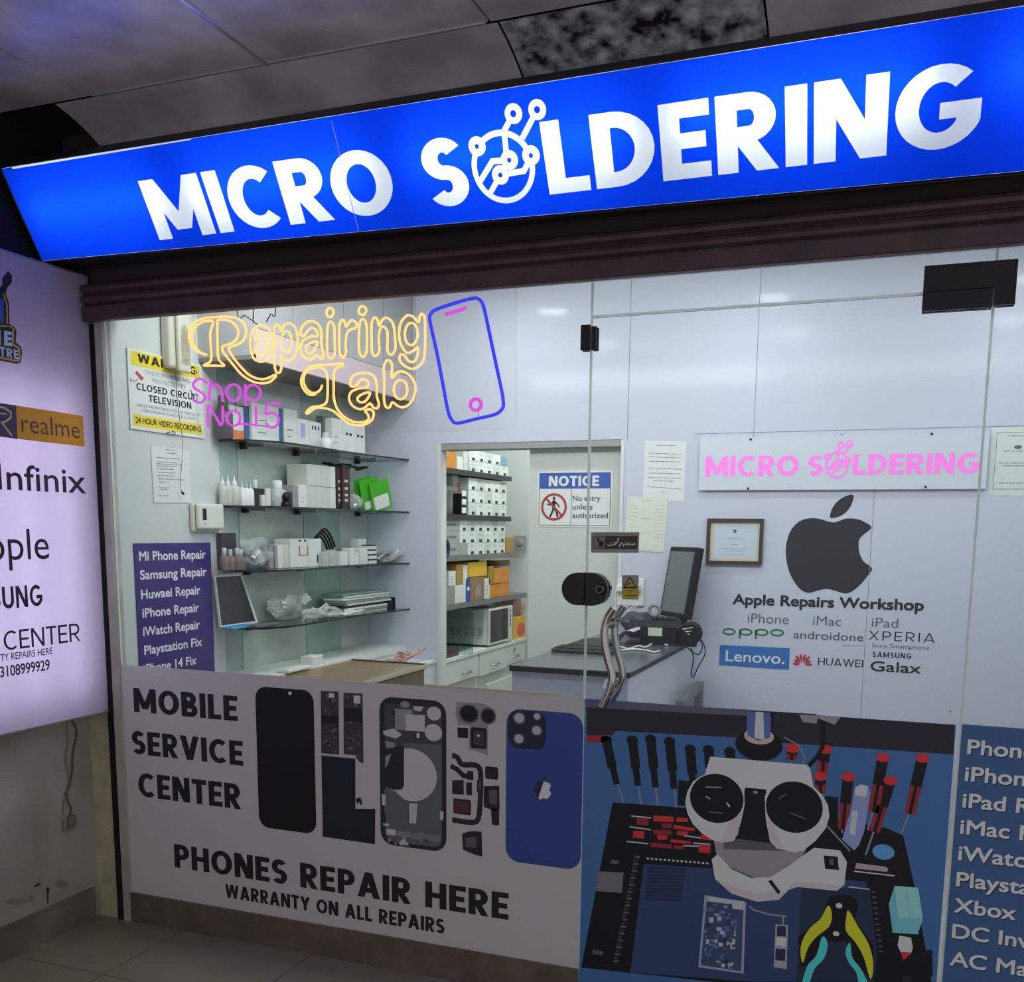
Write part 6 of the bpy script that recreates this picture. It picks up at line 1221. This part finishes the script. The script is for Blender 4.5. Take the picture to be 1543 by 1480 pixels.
rbox(288, 355, 690, zs[1], 'black and white printed box beside the plastic tub', black, dep=.06, front=lambda a, y0, y1, z0, z1: [a.rrect(y0+.008, y1-.008, z0+.012+i*.05, z0+.045+i*.05, .004, wb) for i in range(3)] and a)
for i in range(3): rbox(85, 262, 1012+(2-i)*148, zs[2]+i*hC, f'grey drawer box at the left of the third back room shelf, {("lowest", "middle", "topmost")[i]}', mat('grey drawer front', (158, 162, 156), rough=.5), dep=.24, name='drawer_box', cat='drawer', group='grey drawer boxes', front=lambda a, y0, y1, z0, z1: a.poly([(y0+(y1-y0)*.1, z0+.03), (y0+(y1-y0)*.8, z0+.03), (y0+(y1-y0)*.8, z0+.045), (y0+(y1-y0)*.1, z0+.045)], ink))
rbox(266, 370, 1305, zs[2], 'pale drawer box beside the grey drawers, lowest row of third shelf', mat('grey drawer front'), dep=.2)
rbox(845, 935, 1230, zs[2], 'tall kraft carton at the right end of the third back room shelf', mat('ochre carton', (168, 130, 60), rough=.6), name='carton', cat='carton')
t = thing('shoulder_strap', (XS_+.0, 2.2, zs[2]), 'blue rimmed loop hanging at the left end of the third back room shelf', 'strap'); p = onX(670, 827, .43); g = G(); g.tube([(.43, p.y+.05*cos(2*pi*i/20), p.z+.05*sin(2*pi*i/20)) for i in range(20)], .012, mat('navy strap', (40, 48, 84), rough=.7), 8, closed=True); g.build('loop', t)
# fourth shelf
k9 = lambda x, y: (660+x/6.7273, 820+y/6.7273)
def qb(x0, x1, yt_, z, label, m, X=XS_-.01, dep=.2, name='carton', cat='carton', **kw):
    (a0, b0), (a1, _) = k9(x0, yt_), k9(x1, yt_); return sbox(a0, a1, b0, X, z, label, m, name, cat, dep, **kw)
z4 = zs[3]; h4 = lambda y: onX(*k9(400, y), XS_-.01).z
qb(70, 172, 430, z4, 'grey box low at the left of the fourth back room shelf', gp, dep=.25, name='box', cat='box'); qb(174, 282, 415, z4, 'white box beside the blue bottle carton, fourth back room shelf', wb, dep=.2, name='box', cat='box'); qb(283, 330, 345, z4, 'blue carton with white circles on the fourth back room shelf', mat('royal blue carton', (44, 78, 156), rough=.5), front=lambda a, y0, y1, z0, z1: a.ell(((y0+y1)/2, z0+(z1-z0)*.55), (y1-y0)*.3, (z1-z0)*.1, wb, n=14))
zq = onX(*k9(225, 416), XS_-.01).z+.001
qb(108, 180, 275, zq, 'white printed box stacked on the grey and white boxes, fourth shelf', wb, name='box', cat='box', dep=.12, front=bars(ink, 3)); qb(186, 255, 205, zq, 'ochre printed carton stacked on the white box, fourth shelf', mat('ochre carton'), dep=.12, front=bars(yel2, 3)); qb(258, 300, 212, zq+.0, 'narrow white carton next to the ochre printed carton', wb, dep=.1)
qb(66, 130, 205, onX(*k9(90, 428), XS_-.08).z+.001, 'orange top carton at the very left of the fourth shelf', amber, X=XS_-.14, dep=.12)
qb(330, 470, 335, z4, 'brown kraft carton with a grey picture in the middle of the fourth shelf', kraft, front=lambda a, y0, y1, z0, z1: a.rrect(y0+(y1-y0)*.35, y0+(y1-y0)*.75, z0+.02, z1-.05, .02, gp)); qb(472, 528, 350, z4, 'white slim carton beside the kraft carton, fourth shelf', wb, front=bars(ink, 3))
zk = h4(332)+.002; qb(308, 496, 182, zk, 'bright yellow carton lying on the kraft carton', yel2, dep=.2)
qb(530, 634, 410, z4, 'orange carton at the lower right of the fourth shelf, left one', amber, dep=.18, group='orange cartons'); qb(636, 725, 395, z4, 'orange carton at the lower right of the fourth shelf, right one', amber, dep=.18, group='orange cartons')
zo = onX(*k9(640, 398), XS_-.01).z+.002; qb(565, 722, 240, zo, 'large orange carton stacked on the two lower orange cartons', amber, dep=.18); qb(515, 563, 225, zo, 'slim ochre carton left of the large orange carton', mat('ochre carton'), dep=.15)
zp = onX(*k9(640, 240), XS_-.01).z+.002; yc = onX(*k9(610, 190), .3).y; t = thing('cable_coil', (.3, yc, zp), 'brown coil lying on the large orange carton', 'cable')
g = G()
for i in range(3): g.tube([(.3+.07*cos(2*pi*j/24), yc+.12*sin(2*pi*j/24), zp+.008+.013*i) for j in range(24)], .007, kraft, 6, closed=True)
g.build('coil', t)
# microwave on the drawer unit
ZD = .838
DU = thing('drawer_unit', (.22, 2.85, FIN), 'white drawer unit with metal handles under the storage rack', 'drawer unit')
yD0, yD1 = 2.135, 3.57
G().box(.001, .405, yD0, yD1, FIN, ZD-.02, wb2).build('carcass', DU); G().box(.001, .43, yD0, yD1, ZD-.02, ZD, wb).build('worktop', DU)
def drawer(x0, x1, yt_, yb_, hx, hy, lock=False):
    X = .425; y0, y1 = max(yD0+.004, onX(*k9(x0, yt_), X).y), min(yD1-.003, onX(*k9(x1, yt_), X).y); zt_ = ZD-.024; zb_ = onX(*k9((x0+x1)/2, yb_), X).z
    d = G().box(.406, X, y0, y1, zb_, zt_, white, .003, 1).build('drawer', DU); p = onX(*k9(hx, hy), X); w = .055
    G().tube(catmull([(X, p.y-w, p.z), (X+.022, p.y-w*.8, p.z), (X+.026, p.y, p.z), (X+.022, p.y+w*.8, p.z), (X, p.y+w, p.z)], 4), .005, chrome, 8).build('handle', d)
    if lock: q = onX(*k9(772, 1065), X); G().cyl((X, q.y, q.z), (X+.008, q.y, q.z), .014, chrome, 16).build('drawer_lock', d)
drawer(55, 412, 1210, 1390, 280, 1300); drawer(425, 690, 1120, 1300, 572, 1215); drawer(694, 885, 1010, 1200, 775, 1135, True)
G().box(.406, .423, 2.85, 3.56, FIN+.03, .6, white, .003, 1).build('cupboard_door', DU)
MW = thing('microwave', (.3, 2.93, ZD), 'white microwave oven with a black glass door on the drawer unit', 'microwave')
X = .425; ym0, ym1 = onX(*k9(524, 800), X).y, onX(*k9(757, 780), X).y; zm = onX(*k9(640, 640), X).z
G().box(.06, X-.02, ym0, ym1, ZD+.012, zm, mat('microwave white', (214, 218, 212), rough=.35), .012, 3).build('housing', MW)
dm = G().box(X-.02, X, ym0, ym0+(ym1-ym0)*.8, ZD+.012, zm, mat('microwave white'), .004).build('oven_door', MW)
MPn = facing_right(X); a = Art(MPn, .0008); W_ = ym1-ym0; a.rrect(ym0+.012, ym0+W_*.79, ZD+.03, zm-.012, .004, mat('black oven glass', (14, 14, 18), rough=.12)); a.build('door_glass', dm)
pnl = G().box(X-.02, X, ym0+W_*.805, ym1, ZD+.012, zm, mat('microwave white'), .004).build('control_panel', MW)
a = Art(MPn, .0008)
for q in (.85, .72, .6, .48): a.rrect(ym0+W_*.86, ym0+W_*.92, ZD+(zm-ZD)*q-.012, ZD+(zm-ZD)*q+.012, .003, ink)
a.build('control_mark', pnl)
SP = facing_front(ym0); a = Art(SP, .0006); vent = mat('vent grey', (120, 126, 122), rough=.6); 
for i in range(5):
    for j in range(4): a.rrect(.14+.05*i, .175+.05*i, ZD+.075+.014*j, ZD+.082+.014*j, .002, vent)
a.build('side_vent', MW); a = Art(SP, .0004); a.rrect(.1, .38, ZD+.05, zm-.03, .02, mat('side recess', (196, 202, 196), rough=.4)); a.build('side_recess', MW)
g = G()
for yy in (ym0+.04, ym1-.05):
    for xx in (.12, X-.06): g.cyl((xx, yy, ZD+.0005), (xx, yy, ZD+.013), .014, black, 12)
g.build('rubber_foot', MW)
t = thing('plastic_wrap', (.25, ym0+.15, zm), 'crumpled white plastic wrap lying on top of the microwave', 'wrap'); G().blob((.28, ym0+.16, zm+.018), .1, .15, .017, wb, 12, .3).build('wrap_fold', t)
t = thing('glass_sheet', (.3, 2.45, ZD), 'pale green glass sheet leaning before the side of the microwave', 'glass sheet'); y_ = 2.5; p0, p1 = onY(*k9(62, 1000), y_), onY(*k9(352, 640), y_)
pane(G(), max(.004, p0.x), p1.x, ZD+.002, p1.z, y_, y_+.006, glass_mat('pale green glass sheet', (.74, .84, .80), .05), mat('dark green glass edge')).build('sheet', t)
t = thing('brown_folder', (.3, 2.3, ZD), 'dark maroon flat case at the left end of the drawer unit', 'case'); G().box(.15, .41, 2.15, 2.42, ZD+.0008, ZD+.028, mat('maroon case', (74, 42, 48), rough=.4), .006).build('case_body', t)
qb(478, 760, 575, ZD, 'long kraft carton behind the microwave on the drawer unit', kraft, X=.2, dep=.15); qb(765, 862, 560, ZD, 'pink brown carton right of the microwave', mat('rose carton', (176, 132, 118), rough=.6), X=.36, dep=.12)
qb(768, 884, 735, ZD, 'yellow and red printed carton beside the microwave', yel2, X=.405, dep=.03, front=lambda a, y0, y1, z0, z1: a.ell(((y0+y1)/2+.03, z0+.06), (y1-y0)*.35, .05, mat('red orange print', (220, 92, 60))))

# ------------------------------------------------------------------ the desk and what stands on it
ZT = 1.05
DK = thing('desk', (1.66, 1.36, FIN), 'long lavender desk with a grey glossy top standing in front of the passage', 'desk')
dl = mat('lavender desk panel', (176, 180, 196), rough=.4); x0, x1, y0, y1 = 1.405, 1.915, .69, BACK-.004
topm = mat('grey glossy desk top', (84, 88, 92), rough=.22, spec=.4)
g = G().box(x0+.012, x1-.012, y0+.01, y0+.028, FIN, ZT-.024, dl); g.build('front_panel', DK)
G().box(x1-.03, x1-.012, y0+.028, y1, FIN, ZT-.024, mat('white desk side', (206, 210, 214), rough=.4)).build('side_panel', DK); G().box(x0+.012, x0+.03, y0+.028, y1, FIN, ZT-.024, dl).build('side_panel', DK)
G().box(x0, x1, y0, y1, ZT-.004, ZT, topm).build('desk_top', DK); G().box(x0+.002, x1-.002, y0+.002, y1, ZT-.024, ZT-.004, black).build('top_edge', DK)
ZT += .0006
# stool behind the desk
ST = thing('grey_bench', (2.0, 1.85, FIN), 'grey legged bench end showing right of the desk', 'bench'); gm = mat('grey bench steel', (122, 122, 122), rough=.5)
pa, pb_ = onY(1005, 1056, 1.55), onY(1058, 1032, 1.98)
G().prism([(1.935, 1.50, pa.z-.02), (1.935, 2.0, pb_.z-.02), (1.975, 2.0, pb_.z-.02), (1.975, 1.5, pa.z-.02)], (0, 0, .035), gm).build('bench_rail', ST); G().box(1.935, 1.975, 1.96, 2.0, FIN, pb_.z-.02, gm).build('bench_leg', ST)
# monitor
MO = thing('monitor', (1.83, 1.75, ZT), 'black framed computer monitor turned to the left on the desk', 'monitor')
Y_ = 1.80; br_ = onY(1032, 933, Y_); ed = onY(993, 920, 1.985)-br_; ed.z = 0; wd_ = ed.length; ed.normalize(); nr = Vector((-ed.y, ed.x, 0))
if nr.dot(CAM-br_) < 0: nr = -nr
br_ = onY(1032, 933, Y_); tr_ = onY(1055, 825, Y_+.02)
upv = (tr_-br_); upv -= ed*upv.dot(ed); upv = upv.normalized()*(upv.length); hgt = upv.length; up = upv.normalized(); n3 = ed.cross(up).normalized()
if n3.dot(nr) < 0: n3 = -n3
cen = br_+ed*wd_/2+up*hgt/2
G().obox(cen-n3*.022, ed*(wd_/2), up*(hgt/2), n3*.022, black, .006).build('bezel', MO)
scm = mat('grey screen', (112, 118, 120), rough=.2)
G().obox(cen+n3*.0006, ed*(wd_/2-.016), up*(hgt/2-.024), n3*.0004, scm).build('screen', MO)
G().obox(cen-n3*.054-up*hgt*.12, ed*.08, up*hgt*.26, n3*.012, black, .01).build('back_shell', MO)
bs = cen-n3*.04-up*hgt*.3; G().tube([bs, Vector((bs.x+.02, bs.y+.01, ZT+.05)), Vector((bs.x+.01, bs.y, ZT+.012))], .022, black, 10).build('stand_neck', MO)
G().lathe((bs.x+.0, bs.y, ZT), [(.085, 0), (.085, .008), (.05, .016)], black, 28).build('stand_base', MO)
# receipt printer
PR = thing('receipt_printer', (1.73, 1.05, ZT), 'black receipt printer with a small white label on the desk', 'printer')
yp = 1.66; pl, pr_ = onY(964, 966, yp).x, onY(1018, 966, yp).x; zt_ = onY(990, 936, yp).z
prof_ = [(yp, ZT+.0005), (yp, ZT+(zt_-ZT)*.75), (yp+.03, zt_), (yp+.1, zt_+.008), (yp+.13, zt_-.02), (yp+.13, ZT+.0005)]
g = G(); g.prism([(pl, y, z) for y, z in prof_], (pr_-pl, 0, 0), black); g.build('printer_body', PR)
PPl = facing_front(yp); a = Art(PPl, .0006); a.ppoly(crop(900, 800, 5.483)(420, 798, 538, 802, 535, 872, 420, 866), mat('label cream', (206, 210, 192), rough=.6)); a.build('paper_label', PR)
g = G()
for i in range(4): x_ = pl+(pr_-pl)*(.3+.16*i); g.box(x_, x_+.02, yp+.035, yp+.08, zt_+.004, zt_+.018, mat('charcoal card'), .002, 1)
g.build('top_button', PR)
cx1 = onY(1015, 955, 1.25); G().box(pr_+.002, pr_+.05, yp+.04, yp+.12, ZT+.0008, ZT+.075, black, .008).build('side_module', PR)
# telephone-like headset ring and papers behind
t = thing('tape_roll', ((pl+pr_)/2-.03, yp+.13, zt_+.012), 'warm grey tape roll standing on top of the black printer', 'tape roll'); xr = (pl+pr_)/2-.04; g = G(); g.tube([(xr+.026*cos(2*pi*i/24), yp+.09, zt_+.043+.026*sin(2*pi*i/24)) for i in range(24)], .009, mat('warm grey tape', (138, 130, 128), rough=.5), 10, closed=True); g.build('roll', t)
t = thing('paper_roll', (1.6, 1.62, ZT), 'curled grey white paper sheet left of the black printer', 'paper'); p = onY(943, 945, 1.62); cv_ = [(p.x-.06+.12*j/10, 1.62, ZT+.002+.075*sin(pi*.62*j/10)) for j in range(11)]
g = G(); n = len(cv_); g.add([(x, y+d_, z) for d_ in (-.09, .12) for x, y, z in cv_], [(i, i+1, n+i+1, n+i) for i in range(n-1)], mat('grey white paper', (186, 190, 194), rough=.7), True); g.build('paper_sheet', t)
t = thing('black_pouch', (1.62, 1.92, ZT), 'dark shiny pouch behind the curled paper on the desk', 'pouch'); p = onY(962, 938, 1.92); G().blob((p.x, 1.93, ZT+.068), .085, .07, .066, mat('dark violet pouch', (52, 52, 66), rough=.35), 17, .18).build('pouch_body', t)
# keyboard, clipboard and cables
p = onZ(860, 975, ZT); kx0 = 1.41; t = thing('keyboard', (1.53, 1.35, ZT), 'flat dark keyboard pad at the left of the desk behind the door handle', 'keyboard'); G().box(1.42, 1.70, 1.18, 1.34, ZT+.0006, ZT+.016, mat('charcoal card'), .004).build('keyboard_body', t)
g = G()
for i in range(12):
    for j in range(4): g.box(1.43+.0215*i, 1.448+.0215*i, 1.195+.034*j, 1.222+.034*j, ZT+.016, ZT+.021, black)
g.build('key_block', t)
t = thing('document_pad', (1.5, 1.55, ZT), 'black writing pad lying on the desk near the passage', 'pad'); G().box(1.42, 1.6, 1.42, 1.72, ZT+.0006, ZT+.012, black, .003).build('pad_body', t)
kd = crop(900, 800, 5.483)
for i, (s_, lab, m_) in enumerate((((-90, 950, 0, 970, 100, 978, 200, 985, 300, 978, 400, 988, 470, 1002, 515, 992), 'white lead lying across the desk front', wcap), ((190, 955, 260, 975, 340, 950, 400, 962, 460, 930, 540, 935, 580, 945), 'white lead looping beneath the black printer', wcap))):
    g = G(); g.tube(catmull([tuple(onZ(px, py, ZT+.005)) for px, py in kd(*s_)], 5), .0042, m_, 6); tag(g.build('power_lead'), lab, 'cable', 'white leads on the desk')
g = G(); g.tube(catmull([(1.86, 1.66, ZT+.004), (1.916, 1.66, ZT+.006)]+[tuple(onY(px, py, 1.66)) for px, py in kd(725, 945, 760, 980, 800, 1010, 840, 1020, 868, 960, 850, 900)], 5), .003, black, 6); tag(g.build('hanging_cable'), 'short black cable loop hanging off the right edge of the desk', 'cable')
g = G(); g.tube(catmull([tuple(onY(px, py, 1.64)) for px, py in kd(775, 970, 795, 1060, 775, 1180, 795, 1210, 830, 1130, 890, 1020, 880, 940, 858, 900)], 5), .003, black, 6); tag(g.build('hanging_cable'), 'long black cable loop hanging lowest at the right edge of the desk', 'cable')
t = thing('webcam_stand', (1.88, 1.66, ZT), 'round black device with silver tips at the right edge of the desk', 'device'); p = onY(1041, 954, 1.66); R_ = (onY(1059, 952, 1.66).x-onY(1024, 952, 1.66).x)/2
G().lathe((p.x, 1.66, p.z), [(R_*.8, -.02), (R_, -.012), (R_, .012), (R_*.8, .02)], black, 24, (0, -1, 0)).build('round_body', t); G().box(p.x-R_*.9, p.x+R_*.5, 1.645, 1.68, ZT+.0005, p.z-R_*.6, black, .004).build('foot', t)
g = G()
for i in range(3): q = kd(705+20*i, 815+18*i)[0]; r_ = kd(790-12*i, 800+30*i)[0]; g.cyl(onY(*q, 1.635), onY(*r_, 1.635), .004, chrome, 8)
g.build('silver_tip', t)
